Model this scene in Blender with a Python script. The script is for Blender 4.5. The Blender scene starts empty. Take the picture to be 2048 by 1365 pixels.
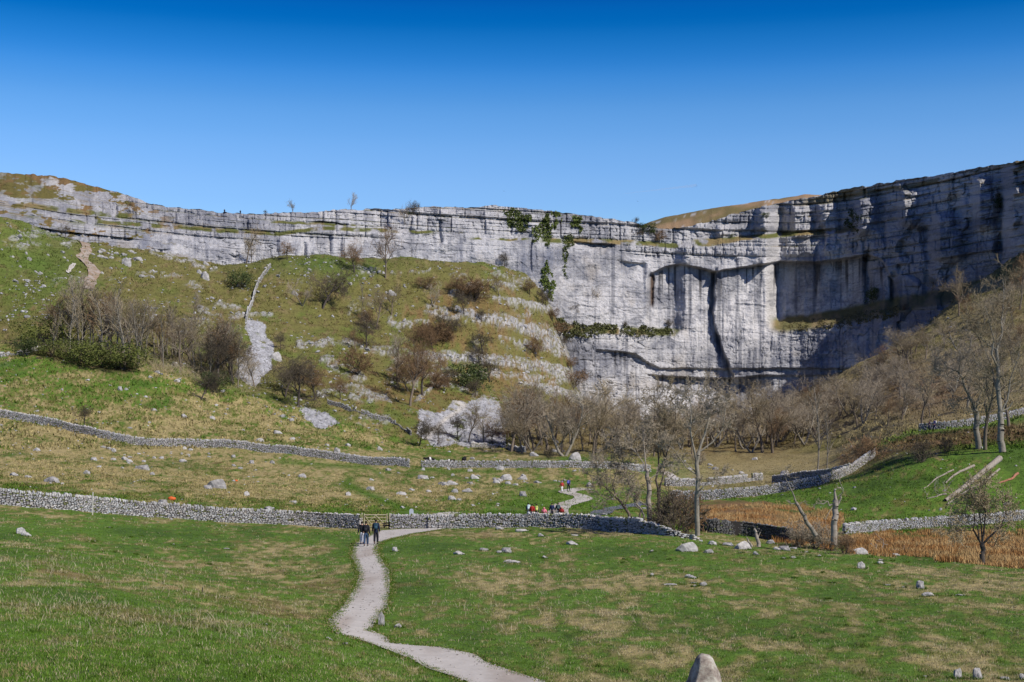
import bpy, math, random
import numpy as np
from mathutils import Vector, Matrix, noise as mnoise

# ============================================================ camera, sky, sun
scene = bpy.context.scene
COL = scene.collection
W_, H_ = 2048.0, 1365.0
F = 2844.0            # focal length in photograph pixels
HOR = 900.0           # row of the horizon
CZ = 7.0              # camera height above the valley floor
cam_d = bpy.data.cameras.new("camera")
cam = bpy.data.objects.new("camera", cam_d)
COL.objects.link(cam)
cam.location = (0, 0, CZ)
cam.rotation_euler = (math.radians(90), 0, 0)
cam_d.sensor_width = 36.0
cam_d.lens = 36.0 * F / W_
cam_d.shift_y = (HOR - H_ / 2) / W_
cam_d.clip_start = 0.5
cam_d.clip_end = 30000
scene.camera = cam

SUN_A = math.radians(52)    # to the right of straight behind the camera
SUN_E = math.radians(41)
SUND = Vector((math.cos(SUN_E) * math.sin(SUN_A), -math.cos(SUN_E) * math.cos(SUN_A), math.sin(SUN_E)))
world = bpy.data.worlds.new("World")
scene.world = world
world.use_nodes = True
wn = world.node_tree
wn.nodes.clear()
wo = wn.nodes.new("ShaderNodeOutputWorld")
bg = wn.nodes.new("ShaderNodeBackground")
sky = wn.nodes.new("ShaderNodeTexSky")
sky.sky_type = 'NISHITA'
sky.sun_disc = False
sky.sun_elevation = SUN_E
sky.sun_rotation = math.pi - SUN_A
sky.altitude = 300
sky.air_density = 1.0
sky.dust_density = 0.2
sky.ozone_density = 3.0
hs = wn.nodes.new("ShaderNodeHueSaturation")
hs.inputs['Saturation'].default_value = 1.35
hs.inputs['Value'].default_value = 1.4
gm = wn.nodes.new("ShaderNodeGamma")
gm.inputs['Gamma'].default_value = 1.0
wn.links.new(sky.outputs[0], hs.inputs['Color'])
wn.links.new(hs.outputs[0], gm.inputs['Color'])
wtc = wn.nodes.new("ShaderNodeTexCoord")
wsep = wn.nodes.new("ShaderNodeSeparateXYZ")
wn.links.new(wtc.outputs['Generated'], wsep.inputs[0])
wr = wn.nodes.new("ShaderNodeValToRGB")
wr.color_ramp.interpolation = 'CARDINAL'
e = wr.color_ramp.elements
e[0].position = 0.0; e[0].color = (0.15, 0.34, 0.98, 1)
e[1].position = 1.0; e[1].color = (0.003, 0.040, 0.24, 1)
for p_, c_ in ((0.140, (0.857, 0.729, 0.771, 1)), (0.173, (0.971, 0.764, 0.779, 1)), (0.192, (0.971, 0.763, 0.786, 1)), (0.213, (0.871, 0.739, 0.779, 1)), (0.236, (0.657, 0.669, 0.748, 1)), (0.258, (0.300, 0.543, 0.705, 1)), (0.283, (0.043, 0.386, 0.582, 1)), (0.302, (0.010, 0.275, 0.504, 1)), (0.420, (0.004, 0.075, 0.330, 1))):
    x_ = e.new(p_); x_.color = c_
wn.links.new(wsep.outputs['Z'], wr.inputs[0])
wm = wn.nodes.new("ShaderNodeMix"); wm.data_type = 'RGBA'; wm.blend_type = 'MULTIPLY'
wm.inputs[0].default_value = 1.0
wn.links.new(gm.outputs[0], wm.inputs[6]); wn.links.new(wr.outputs[0], wm.inputs[7])
wn.links.new(wm.outputs[2], bg.inputs['Color'])
bg.inputs['Strength'].default_value = 0.14
wn.links.new(bg.outputs[0], wo.inputs[0])

sun_d = bpy.data.lights.new("sun", 'SUN')
sun_d.energy = 5.0
sun_d.angle = math.radians(0.53)
sun_d.color = (1.0, 0.945, 0.86)
sun = bpy.data.objects.new("sun", sun_d)
sun.rotation_euler = SUND.to_track_quat('Z', 'Y').to_euler()
COL.objects.link(sun)

scene.view_settings.view_transform = 'Standard'
scene.view_settings.look = 'None'
scene.view_settings.exposure = 0.0
scene.view_settings.gamma = 1.0
scene.cycles.max_bounces = 4
scene.cycles.diffuse_bounces = 2
scene.cycles.glossy_bounces = 2

rng = np.random.default_rng(11)
random.seed(11)
PI = math.pi

# ============================================================ numpy noise
_P = rng.permutation(256)
_P = np.concatenate([_P, _P, _P])
_G = rng.uniform(-1, 1, 1024)


def vnoise(x, y, z=0.0, seed=0):
    """value noise, range about -1..1"""
    x = np.asarray(x, float); y = np.asarray(y, float)
    z = np.zeros_like(x) + z
    xi = np.floor(x).astype(np.int64); yi = np.floor(y).astype(np.int64); zi = np.floor(z).astype(np.int64)
    fx = x - xi; fy = y - yi; fz = z - zi
    fx = fx * fx * (3 - 2 * fx); fy = fy * fy * (3 - 2 * fy); fz = fz * fz * (3 - 2 * fz)

    def h(a, b, c):
        return _G[(_P[(_P[(_P[(a + seed) & 255] + b) & 255] + c) & 255])]
    c00 = h(xi, yi, zi) * (1 - fx) + h(xi + 1, yi, zi) * fx
    c10 = h(xi, yi + 1, zi) * (1 - fx) + h(xi + 1, yi + 1, zi) * fx
    if np.ndim(fz) == 0 or not np.any(fz):
        return c00 * (1 - fy) + c10 * fy
    c01 = h(xi, yi, zi + 1) * (1 - fx) + h(xi + 1, yi, zi + 1) * fx
    c11 = h(xi, yi + 1, zi + 1) * (1 - fx) + h(xi + 1, yi + 1, zi + 1) * fx
    a = c00 * (1 - fy) + c10 * fy
    b = c01 * (1 - fy) + c11 * fy
    return a * (1 - fz) + b * fz


def fbm(x, y, oct=4, seed=0, z=0.0, gain=0.5):
    s = 0.0; a = 1.0; t = 0.0; f = 1.0
    for o in range(oct):
        s = s + a * vnoise(x * f + 17.3 * o, y * f + 9.1 * o, z * f if np.ndim(z) or z else 0.0, seed + o * 7)
        t += a; a *= gain; f *= 2.03
    return s / t


def hash1(i, seed=0):
    i = np.asarray(i).astype(np.int64)
    return _G[_P[(_P[(i + seed) & 255] + (i >> 8)) & 255]] * 0.5 + 0.5


def hash2(i, j, seed=0):
    i = np.asarray(i).astype(np.int64); j = np.asarray(j).astype(np.int64)
    return _G[_P[(_P[(i + seed) & 255] + j) & 255]] * 0.5 + 0.5


def sstep(x, a, b):
    t = np.clip((x - a) / (b - a), 0, 1)
    return t * t * (3 - 2 * t)


def worley(x, y, seed=0):
    """distance to nearest and second nearest feature point, cell id"""
    xi = np.floor(x).astype(np.int64); yi = np.floor(y).astype(np.int64)
    d1 = np.full(x.shape, 9.0); d2 = np.full(x.shape, 9.0); cid = np.zeros(x.shape)
    for dx in (-1, 0, 1):
        for dy in (-1, 0, 1):
            cx = xi + dx; cy = yi + dy
            px = cx + hash2(cx, cy, seed); py = cy + hash2(cx, cy, seed + 51)
            d = np.hypot(px - x, py - y)
            near = d < d1
            d2 = np.where(near, d1, np.minimum(d2, d))
            cid = np.where(near, hash2(cx, cy, seed + 99), cid)
            d1 = np.where(near, d, d1)
    return d1, d2, cid


def in_poly(px, py, poly):
    inside = np.zeros(px.shape, bool)
    n = len(poly)
    for i in range(n):
        x1, y1 = poly[i]; x2, y2 = poly[(i + 1) % n]
        if y1 == y2:
            continue
        c = ((y1 > py) != (y2 > py)) & (px < (x2 - x1) * (py - y1) / (y2 - y1) + x1)
        inside ^= c
    return inside


def dist_line(px, py, pts, ysc=1.0):
    """distance in photograph pixels to a polyline"""
    best = np.full(px.shape, 1e9)
    for (x1, y1), (x2, y2) in zip(pts[:-1], pts[1:]):
        dx, dy = x2 - x1, (y2 - y1) * ysc
        L = dx * dx + dy * dy + 1e-9
        t = np.clip(((px - x1) * dx + (py - y1) * ysc * dy) / L, 0, 1)
        d = np.hypot(px - (x1 + t * dx), (py - y1) * ysc - t * dy)
        best = np.minimum(best, d)
    return best


def lerpc(c1, c2, t):
    t = np.clip(t, 0, 1)[..., None]
    return c1 * (1 - t) + c2 * t


# ============================================================ mesh helpers
def mesh_np(name, verts, faces, mat=None, parent=None, smooth=False, cols=None, mats=None, mat_idx=None):
    verts = np.asarray(verts, dtype=np.float32).reshape(-1, 3)
    faces = np.asarray(faces, dtype=np.int32)
    k = faces.shape[1]
    me = bpy.data.meshes.new(name)
    me.vertices.add(len(verts)); me.vertices.foreach_set("co", verts.ravel())
    me.loops.add(faces.size); me.loops.foreach_set("vertex_index", faces.ravel())
    me.polygons.add(len(faces))
    me.polygons.foreach_set("loop_start", np.arange(0, faces.size, k, dtype=np.int32))
    me.polygons.foreach_set("use_smooth", np.full(len(faces), smooth, dtype=bool))
    for m in (mats or ([mat] if mat else [])):
        me.materials.append(m)
    if mat_idx is not None:
        me.polygons.foreach_set("material_index", np.asarray(mat_idx, dtype=np.int32))
    if cols is not None:
        for cn, cv in cols.items():
            cv = np.asarray(cv, dtype=np.float32)
            if cv.shape[-1] == 3:
                cv = np.concatenate([cv, np.ones((len(cv), 1), np.float32)], 1)
            at = me.attributes.new(cn, 'FLOAT_COLOR', 'POINT')
            at.data.foreach_set("color", cv.ravel())
    me.update(calc_edges=True)
    me.validate(verbose=False)
    o = bpy.data.objects.new(name, me)
    COL.objects.link(o)
    if parent:
        o.parent = parent
    return o


def tag(o, label=None, cat=None, group=None, kind=None):
    if label: o['label'] = label
    if cat: o['category'] = cat
    if group: o['group'] = group
    if kind: o['kind'] = kind
    return o


def empty(name, loc=(0, 0, 0), rz=0.0):
    o = bpy.data.objects.new(name, None)
    o.empty_display_size = 0.3
    COL.objects.link(o)
    o.location = loc
    o.rotation_euler = (0, 0, rz)
    return o


def copy_tree(o, parent=None):
    c = o.copy(); COL.objects.link(c); c.parent = parent
    for ch in list(o.children):
        copy_tree(ch, c)
    return c


def grid_faces(nr, nc):
    i = np.arange(nr - 1)[:, None] * nc + np.arange(nc - 1)[None, :]
    return np.stack([i, i + 1, i + nc + 1, i + nc], -1).reshape(-1, 4)


def ico(sub):
    import bmesh
    bm = bmesh.new()
    bmesh.ops.create_icosphere(bm, subdivisions=sub, radius=1.0)
    bm.verts.ensure_lookup_table()
    v = np.array([x.co[:] for x in bm.verts]); f = np.array([[y.index for y in x.verts] for x in bm.faces])
    bm.free()
    return v, f


# ============================================================ materials
def nmat(name):
    m = bpy.data.materials.new(name)
    m.use_nodes = True
    nt = m.node_tree
    b = nt.nodes["Principled BSDF"]
    b.inputs['Specular IOR Level'].default_value = 0.25
    b.inputs['Roughness'].default_value = 0.9
    return m, nt, b


def plain(name, c, rough=0.85, var=0.15, scale=6.0, bump=0.0, spec=0.25, rnd=0.0, metal=0.0):
    m, nt, b = nmat(name)
    b.inputs['Roughness'].default_value = rough
    b.inputs['Specular IOR Level'].default_value = spec
    b.inputs['Metallic'].default_value = metal
    tc = nt.nodes.new("ShaderNodeTexCoord")
    no = nt.nodes.new("ShaderNodeTexNoise")
    no.inputs['Scale'].default_value = scale; no.inputs['Detail'].default_value = 5
    nt.links.new(tc.outputs['Object'], no.inputs['Vector'])
    mx = nt.nodes.new("ShaderNodeMix"); mx.data_type = 'RGBA'
    mx.inputs[6].default_value = (*[v * (1 - var * 1.6) for v in c], 1)
    mx.inputs[7].default_value = (*[min(1, v * (1 + var * 1.6)) for v in c], 1)
    nt.links.new(no.outputs['Fac'], mx.inputs[0])
    out = mx.outputs[2]
    if rnd:
        oi = nt.nodes.new("ShaderNodeObjectInfo")
        mr = nt.nodes.new("ShaderNodeMapRange")
        mr.inputs['To Min'].default_value = 1 - rnd; mr.inputs['To Max'].default_value = 1 + rnd
        nt.links.new(oi.outputs['Random'], mr.inputs['Value'])
        hsv = nt.nodes.new("ShaderNodeHueSaturation")
        nt.links.new(mr.outputs[0], hsv.inputs['Value'])
        nt.links.new(out, hsv.inputs['Color'])
        out = hsv.outputs[0]
    nt.links.new(out, b.inputs['Base Color'])
    if bump:
        bp = nt.nodes.new("ShaderNodeBump"); bp.inputs['Strength'].default_value = bump
        bp.inputs['Distance'].default_value = 0.05
        nt.links.new(no.outputs['Fac'], bp.inputs['Height'])
        nt.links.new(bp.outputs[0], b.inputs['Normal'])
    return m


def attr_mat(name, fine=2.0, lo=0.75, hi=1.25, bump=0.0, bdist=0.1, rock=False, trans=0.0):
    """base colour from the 'Col' attribute of the mesh times fine procedural noise"""
    m, nt, b = nmat(name)
    at = nt.nodes.new("ShaderNodeAttribute"); at.attribute_name = "Col"
    tc = nt.nodes.new("ShaderNodeTexCoord")
    no = nt.nodes.new("ShaderNodeTexNoise")
    no.inputs['Scale'].default_value = fine; no.inputs['Detail'].default_value = 6
    no.inputs['Roughness'].default_value = 0.7
    nt.links.new(tc.outputs['Object'], no.inputs['Vector'])
    mr = nt.nodes.new("ShaderNodeMapRange")
    mr.inputs['From Min'].default_value = 0.3; mr.inputs['From Max'].default_value = 0.7
    mr.inputs['To Min'].default_value = lo; mr.inputs['To Max'].default_value = hi
    nt.links.new(no.outputs['Fac'], mr.inputs['Value'])
    mul = nt.nodes.new("ShaderNodeVectorMath"); mul.operation = 'SCALE'
    nt.links.new(at.outputs['Color'], mul.inputs[0]); nt.links.new(mr.outputs[0], mul.inputs['Scale'])
    nt.links.new(mul.outputs[0], b.inputs['Base Color'])
    h = no.outputs['Fac']
    if rock:      # beds and joints too fine for the mesh
        mp = nt.nodes.new("ShaderNodeMapping"); mp.inputs['Scale'].default_value = (0.5, 0.5, 1.1)
        nt.links.new(tc.outputs['Object'], mp.inputs['Vector'])
        n2 = nt.nodes.new("ShaderNodeTexNoise"); n2.inputs['Scale'].default_value = 1.0; n2.inputs['Detail'].default_value = 5
        nt.links.new(mp.outputs[0], n2.inputs['Vector'])
        ad = nt.nodes.new("ShaderNodeMath"); ad.operation = 'ADD'
        nt.links.new(no.outputs['Fac'], ad.inputs[0]); nt.links.new(n2.outputs['Fac'], ad.inputs[1])
        h = ad.outputs[0]
    if bump:
        bp = nt.nodes.new("ShaderNodeBump"); bp.inputs['Strength'].default_value = bump
        bp.inputs['Distance'].default_value = bdist
        nt.links.new(h, bp.inputs['Height']); nt.links.new(bp.outputs[0], b.inputs['Normal'])
    return m


M_GROUND = attr_mat("hill_turf", fine=1.6, lo=0.6, hi=1.4, bump=0.9, bdist=0.25)
M_CLIFF = attr_mat("cliff_limestone", fine=0.9, lo=0.8, hi=1.2, bump=1.0, bdist=0.7, rock=True)
M_BLADE = attr_mat("grass_blades", fine=3.0, lo=0.85, hi=1.15)
M_BLADE.node_tree.nodes["Principled BSDF"].inputs['Specular IOR Level'].default_value = 0.1
M_ROCK = plain("limestone", (0.34, 0.325, 0.31), var=0.5, scale=3.5, bump=1.0, rnd=0.2)
M_WALL = attr_mat("drystone", fine=5.0, lo=0.75, hi=1.2, bump=0.5, bdist=0.03)
M_PATH = attr_mat("gravel", fine=9.0, lo=0.9, hi=1.1, bump=0.3, bdist=0.02)
M_BARK = plain("bark", (0.17, 0.135, 0.10), var=0.3, scale=5.0, bump=0.5, rnd=0.2)
M_BARKP = plain("bark_pale", (0.21, 0.185, 0.145), var=0.35, scale=4.0, bump=0.5, rnd=0.15)
M_BARKD = plain("bark_dark", (0.075, 0.06, 0.05), var=0.4, scale=5.0, bump=0.5, rnd=0.2)
M_TWIG = plain("twigs", (0.27, 0.215, 0.13), var=0.25, scale=2.0, rnd=0.4)
M_TWIGG = plain("twigs_silver", (0.32, 0.265, 0.19), var=0.2, scale=2.0, rnd=0.15)
M_TWIGB = plain("twigs_brown", (0.20, 0.125, 0.065), var=0.2, scale=2.0, rnd=0.2)
M_TWIGD = plain("twigs_dark", (0.10, 0.08, 0.055), var=0.2, scale=2.0, rnd=0.3)
M_LEAFD = plain("evergreen_leaf", (0.055, 0.075, 0.022), var=0.5, scale=3.0, rnd=0.2)
M_LEAF = plain("ivy_leaf", (0.095, 0.12, 0.028), var=0.5, scale=1.0, rnd=0.2)
M_WOOD = plain("weathered_wood", (0.42, 0.37, 0.25), var=0.2, scale=8.0, bump=0.3)
M_LOG = plain("bare_log", (0.29, 0.25, 0.205), var=0.3, scale=3.0, bump=0.5)
M_CORE = plain("wall_core", (0.035, 0.03, 0.028), var=0.3)

# ============================================================ terrain from feature lines
def L(px, row=None, Y=None, z=None):
    return px, row, Y, z


STOPS = [-900, -300, 0, 150, 300, 450, 600, 750, 900, 1050, 1200, 1350, 1500, 1650, 1800, 1950, 2100, 2400, 3000]


def line(Ys, rows=None, zs=None, stops=STOPS):
    def ex(v):
        v = list(v)
        return [v[0], v[0]] + v if len(v) == len(stops) - 4 else v
    if np.isscalar(Ys):
        Ys = [Ys] * len(stops)
    Ys = list(Ys)
    if len(Ys) == 15:
        Ys = [Ys[0], Ys[0]] + Ys + [Ys[-1], Ys[-1]]
    src = rows if rows is not None else zs
    src = list(src)
    if len(src) == 15:
        src = [src[0], src[0]] + src + [src[-1], src[-1]]
    Ys = np.array(Ys, float); src = np.array(src, float)
    z = CZ + (HOR - src) / F * Ys if rows is not None else src
    return (np.array(stops, float), Ys, z)


#            0   150   300   450   600   750   900  1050  1200  1350  1500  1650  1800  1950  2100
LINES = [
    line(3, zs=[5.3] * 15),
    line(25, zs=[3.1, 3.0, 2.8, 2.6, 2.3, 2.0, 1.7, 1.5, 1.4, 1.4, 1.4, 1.4, 1.5, 1.6, 1.7]),
    line(45, zs=[2.7, 2.4, 2.0, 1.6, 1.0, .25, .05, 0, 0, 0, 0, 0, 0, 0, 0]),
    line(62, zs=[2.5, 2.1, 1.6, .9, .3, 0, 0, 0, 0, 0, 0, 0, 0, 0, 0]),
    line(79, zs=[2.0, 1.5, .9, .3, 0, 0, 0, 0, 0, .1, .1, 0, 0, 0, .05]),
    line([98, 99, 100, 101, 102, 102, 102, 102, 102, 102, 105, 99, 92, 88, 84],
         zs=[2.1, 1.6, .9, .3, 0, 0, 0, 0, 0, .1, -.05, -.05, -.1, -.1, -.2]),
    line([112, 118, 126, 129, 132, 130, 130, 128, 122, 116, 116, 108, 101, 98, 95],
         zs=[2.6, 1.95, 1.1, .5, .05, -.15, -.1, 0.02, .12, .1, -1.4, -1.5, -1.7, -1.6, -1.5]),
    line([165, 165, 165, 165, 165, 165, 165, 165, 165, 165, 160, 150, 155, 160, 165],
         rows=[947, 960, 975, 990, 1004, 1014, 1025, 1033, 1035, 1042, 1030, 1066, 1058, 1049, 1036]),
    line([205, 205, 205, 205, 205, 205, 205, 205, 205, 208, 210, 210, 195, 190, 190],
         rows=[897, 918, 938, 950, 963, 973, 980, 985, 990, 1000, 992, 968, 928, 912, 893]),
    line([250, 250, 250, 250, 250, 250, 250, 250, 250, 255, 258, 258, 232, 230, 225],
         rows=[837, 863, 892, 898, 912, 929, 935, 935, 936, 951, 961, 946, 866, 852, 830]),
    line([330, 330, 330, 330, 330, 330, 330, 330, 330, 330, 330, 330, 292, 290, 290],
         rows=[722, 727, 752, 812, 845, 885, 905, 910, 908, 915, 915, 902, 846, 815, 785]),
    line([375, 378, 382, 386, 390, 390, 390, 395, 400, 400, 400, 395, 385, 380, 380],
         rows=[640, 648, 660, 690, 745, 790, 832, 862, 875, 885, 885, 850, 755, 705, 655]),
    line([415, 428, 440, 445, 450, 455, 460, 475, 480, 480, 480, 478, 465, 455, 445],
         rows=[535, 552, 580, 602, 642, 682, 722, 775, 850, 868, 860, 790, 690, 620, 570]),
]
N_ST = [-900, -300, 0, 60, 100, 150, 200, 300, 400, 450, 500, 550, 600, 700, 800, 900, 1000, 1050, 1090, 1098, 1112, 1118, 1134, 1140, 1152, 1160, 1200, 1300, 1400,
        1500, 1560, 1620, 1700, 1780, 1850, 1900, 1950, 2000, 2048, 2400, 3000]
N_ROW = [430, 430, 432, 445, 466, 481, 488, 502, 522, 536, 531, 517, 512, 516, 517, 527, 533, 548, 590, 604, 640, 655, 700, 716, 770, 790, 830, 845, 850,
         840, 803, 778, 738, 700, 660, 612, 570, 535, 503, 430, 430]


def Ycliff(px):
    return np.interp(px, [-900, -300, 0, 150, 300, 450, 600, 750, 900, 1000, 1100, 1200, 1300, 1430, 1520, 1600, 1680, 1750, 1850, 1950, 2048, 2400, 3000],
                     [330, 410, 455, 478, 494, 505, 514, 524, 534, 540, 545, 550, 557, 566, 566, 564, 556, 542, 521, 499, 478, 410, 340])


NC = 1420
cpx = np.concatenate([np.linspace(-900, -70, 60, endpoint=False), np.linspace(-70, 2120, NC - 120), np.linspace(2122, 3000, 60)])
colA = (cpx - W_ / 2) / F


def smooth1(v, k):
    if k <= 1: return v
    # smooth in px space on the dense columns
    g = np.exp(-0.5 * (np.arange(-3 * k, 3 * k + 1) / k) ** 2); g /= g.sum()
    vp = np.concatenate([np.full(3 * k, v[0]), v, np.full(3 * k, v[-1])])
    return np.convolve(vp, g, 'valid')


LY, LZ = [], []
for i, (st, ys, zs) in enumerate(LINES):
    LY.append(smooth1(np.interp(cpx, st, ys), 22))
    LZ.append(smooth1(np.interp(cpx, st, zs), 22))
nY = Ycliff(cpx)
nrow = smooth1(np.interp(cpx, N_ST, N_ROW), 2) + 4.5 * fbm(cpx * .03, cpx * 0, 3, 17)
LY.append(nY); LZ.append(CZ + (HOR - nrow) / F * nY)
LY.append(nY + 45); LZ.append(LZ[-1] + 1.0)
LY = np.array(LY); LZ = np.array(LZ)
for k in range(1, len(LY)):
    LY[k] = np.maximum(LY[k], LY[k - 1] + 4)
NSUB = [10, 40, 40, 40, 36, 36, 40, 34, 34, 44, 56, 66, 76, 6]
K = len(LY)
h = np.diff(LY, axis=0); d = np.diff(LZ, axis=0) / h
m = np.zeros_like(LZ)
m[0] = d[0]; m[-1] = d[-1]
for k in range(1, K - 1):
    same = d[k - 1] * d[k] > 0
    w1 = 2 * h[k] + h[k - 1]; w2 = h[k] + 2 * h[k - 1]
    with np.errstate(all='ignore'):
        hm = (w1 + w2) / (w1 / d[k - 1] + w2 / d[k])
    m[k] = np.where(same, hm, 0.0)
rowsY, rowsZ = [], []
for k in range(K - 1):
    for t in np.arange(NSUB[k]) / NSUB[k]:
        h00 = 2 * t ** 3 - 3 * t ** 2 + 1; h10 = t ** 3 - 2 * t ** 2 + t; h01 = -2 * t ** 3 + 3 * t ** 2; h11 = t ** 3 - t ** 2
        rowsY.append(LY[k] + t * h[k])
        rowsZ.append(h00 * LZ[k] + h10 * h[k] * m[k] + h01 * LZ[k + 1] + h11 * h[k] * m[k + 1])
rowsY.append(LY[-1]); rowsZ.append(LZ[-1])
GY = np.array(rowsY); GZ0 = np.array(rowsZ)
NR = len(GY)
GX = GY * colA[None, :]
GPX = np.broadcast_to(cpx[None, :], GY.shape)
GPY = HOR - (GZ0 - CZ) * F / GY           # row the vertex falls on in the photograph

# ---- masks laid on the land (each is a patch of ground cover at a real place)
nzA = fbm(GX * .08, GY * .08, 4, 3)
nzB = fbm(GX * .5, GY * .25, 4, 5)
nzC = fbm(GX * .02, GY * .02, 3, 9)
wob = 9 * fbm(GPX * .03, GPY * .06, 3, 21)
wpx = GPX + wob; wpy = GPY + 5 * fbm(GPX * .05, GPY * .09, 3, 22)


def soft_poly(poly, jx=0):
    return in_poly(wpx + jx, wpy, poly).astype(float)


def blob(cx, cy, rx, ry, pw=1.0):
    return np.exp(-(((GPX - cx) / rx) ** 2 + ((GPY - cy) / ry) ** 2) * pw)


def band(pts, w, noise_s=1.0):
    dd = dist_line(wpx, wpy, pts, 1.0)
    return sstep(-dd, -w * (1.1 + 0.5 * noise_s * fbm(GPX * .06, GPY * .1, 3, 31)), -w * 0.5)


rockbands = [
    ([(600, 690), (700, 688), (790, 705), (860, 712)], 7), ([(840, 712), (930, 715), (1010, 722), (1118, 738)], 13),
    ([(1125, 690), (1060, 655), (985, 640), (905, 632), (860, 622)], 17), ([(990, 595), (1040, 603), (1105, 618)], 9),
    ([(900, 585), (980, 562), (1040, 570)], 7), ([(845, 742), (880, 760), (960, 745), (1100, 760)], 8),
    ([(640, 792), (700, 776), (775, 800), (700, 800)], 9), ([(655, 720), (700, 745), (720, 758)], 14),
    ([(300, 505), (360, 520), (430, 535)], 4), ([(395, 618), (460, 635), (540, 628)], 6), ([(430, 610), (480, 620)], 6),
    ([(1120, 760), (1060, 770), (1010, 755)], 8), ([(830, 800), (870, 770), (930, 778)], 5), ([(1000, 680), (1070, 690), (1120, 705)], 8),
    ([(700, 545), (760, 548), (860, 540)], 2), ([(20, 475), (90, 470), (140, 492)], 4),
    ([(780, 640), (800, 655), (850, 650)], 9),
]
rock = np.zeros(GY.shape)
for pts, w in rockbands:
    rock = np.maximum(rock, band(pts, w))
far = sstep(GY, 300, 340)
rock *= far
solid = np.zeros(GY.shape)
for pts in ([(900, 616, 5), (960, 636, 14), (1030, 650, 22), (1080, 668, 32), (1140, 690, 46), (1190, 715, 70)], [(835, 708, 8), (930, 716, 15), (1030, 730, 17), (1140, 745, 34), (1190, 760, 50)], [(985, 592, 7), (1050, 602, 10), (1100, 615, 14)],
            [(1050, 770, 4), (1140, 790, 22), (1190, 812, 40)]):
    for (x1, y1, w1_), (x2, y2, w2_) in zip(pts[:-1], pts[1:]):
        tt_ = np.clip((wpx - x1) / (x2 - x1), 0, 1); inn = (wpx >= x1) & (wpx <= x2 + 1)
        wd = (w1_ + (w2_ - w1_) * tt_) * (1 + .5 * fbm(GPX * .04, GPY * .06, 3, 33)) * .55
        solid = np.maximum(solid, inn * sstep(-np.abs(wpy + 3 * nzA - (y1 + (y2 - y1) * tt_)), -wd, -wd * .7))
brk = fbm(GX * .35, GZ0 * .6, 3, 77)
brk2 = fbm(GX * 1.1, GZ0 * 1.8, 2, 78)
rock = rock * sstep(brk + .5 * brk2, -.3, .05)
rsc = sstep(fbm(GX * .06, GZ0 * .14, 3, 79) + .3 * blob(980, 690, 200, 90), .36, .55) * far * sstep(brk + brk2, .05, .3) * (1 - sstep(GPX, 1130, 1180))
rock = np.maximum(np.maximum(rock * .85, rsc * .6), solid * far)
scree_polys = [[(492, 640), (520, 642), (548, 690), (540, 735), (515, 770), (470, 750), (478, 715), (500, 690)],
               [(905, 803), (1000, 800), (1012, 850), (1010, 895), (870, 888), (835, 870), (838, 825), (880, 826)],
               [(600, 818), (640, 822), (680, 850), (640, 856), (610, 838)]]
scree = np.zeros(GY.shape)
for p in scree_polys:
    scree = np.maximum(scree, soft_poly(p))
rush_polys = [[(1395, 1002), (1480, 1000), (1600, 1012), (1690, 1030), (1660, 1100), (1560, 1084), (1480, 1064), (1395, 1050)],
              [(1680, 1078), (1780, 1066), (1900, 1064), (2130, 1062), (2130, 1146), (1970, 1138), (1850, 1118), (1700, 1108)]]
rush = np.maximum(soft_poly(rush_polys[0]), soft_poly(rush_polys[1])) * sstep(GY, 86, 92)

# ---- relief
Z = GZ0.copy()
pc_ = [(1120, 1480), (1000, 1385), (960, 1345), (850, 1305), (735, 1278), (700, 1245), (730, 1200), (748, 1150), (738, 1115), (732, 1094), (745, 1075), (800, 1063), (890, 1057)]
pflat = sstep(dist_line(GPX, GPY, pc_, 1.0) * GY / F, 1.4, 3.2)
pflat = np.where(GY < 133, pflat, 1.0)
Z += 0.085 * fbm(GX * 1.1, GY * 1.1, 3, 41) * sstep(GY, 20, 40) * (1 - far) * pflat
Z += 0.16 * fbm(GX * .22, GY * .22, 3, 42) * sstep(GY, 20, 60) * pflat
Z += far * (1.3 * fbm(GX * .05, GY * .05, 3, 43) + 0.55 * fbm(GX * .35, GY * .5, 3, 44))
w1, w2, wc = worley(GX * .35, GZ0 * .55, 5)
Z += rock * (0.35 + 0.5 * wc - 0.5 * sstep(-(w2 - w1), -.16, 0) + .25 * brk2)
Z += scree * (0.3 * vnoise(GX * 1.3, GY * 1.3, 0, 46) - .15)
# sheep terraces on the spurs
terr = sstep(GY, 205, 260)
Z += terr * (1 - rock) * 0.14 * np.sin(GZ0 * 2.6 + 2.5 * nzA * 2)
GZ = Z
GPY = HOR - (GZ - CZ) * F / GY

# ---- ground cover colours
green = np.array([0.092, 0.168, 0.018]); dgreen = np.array([0.034, 0.072, 0.009]); olive = np.array([0.125, 0.125, 0.026])
straw = np.array([0.34, 0.275, 0.125]); tan = np.array([0.27, 0.20, 0.10]); rust = np.array([0.17, 0.105, 0.04])
brown = np.array([0.10, 0.062, 0.03]); lime = np.array([0.46, 0.45, 0.44]); screec = np.array([0.41, 0.41, 0.43]); orange = np.array([0.40, 0.21, 0.07])


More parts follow.
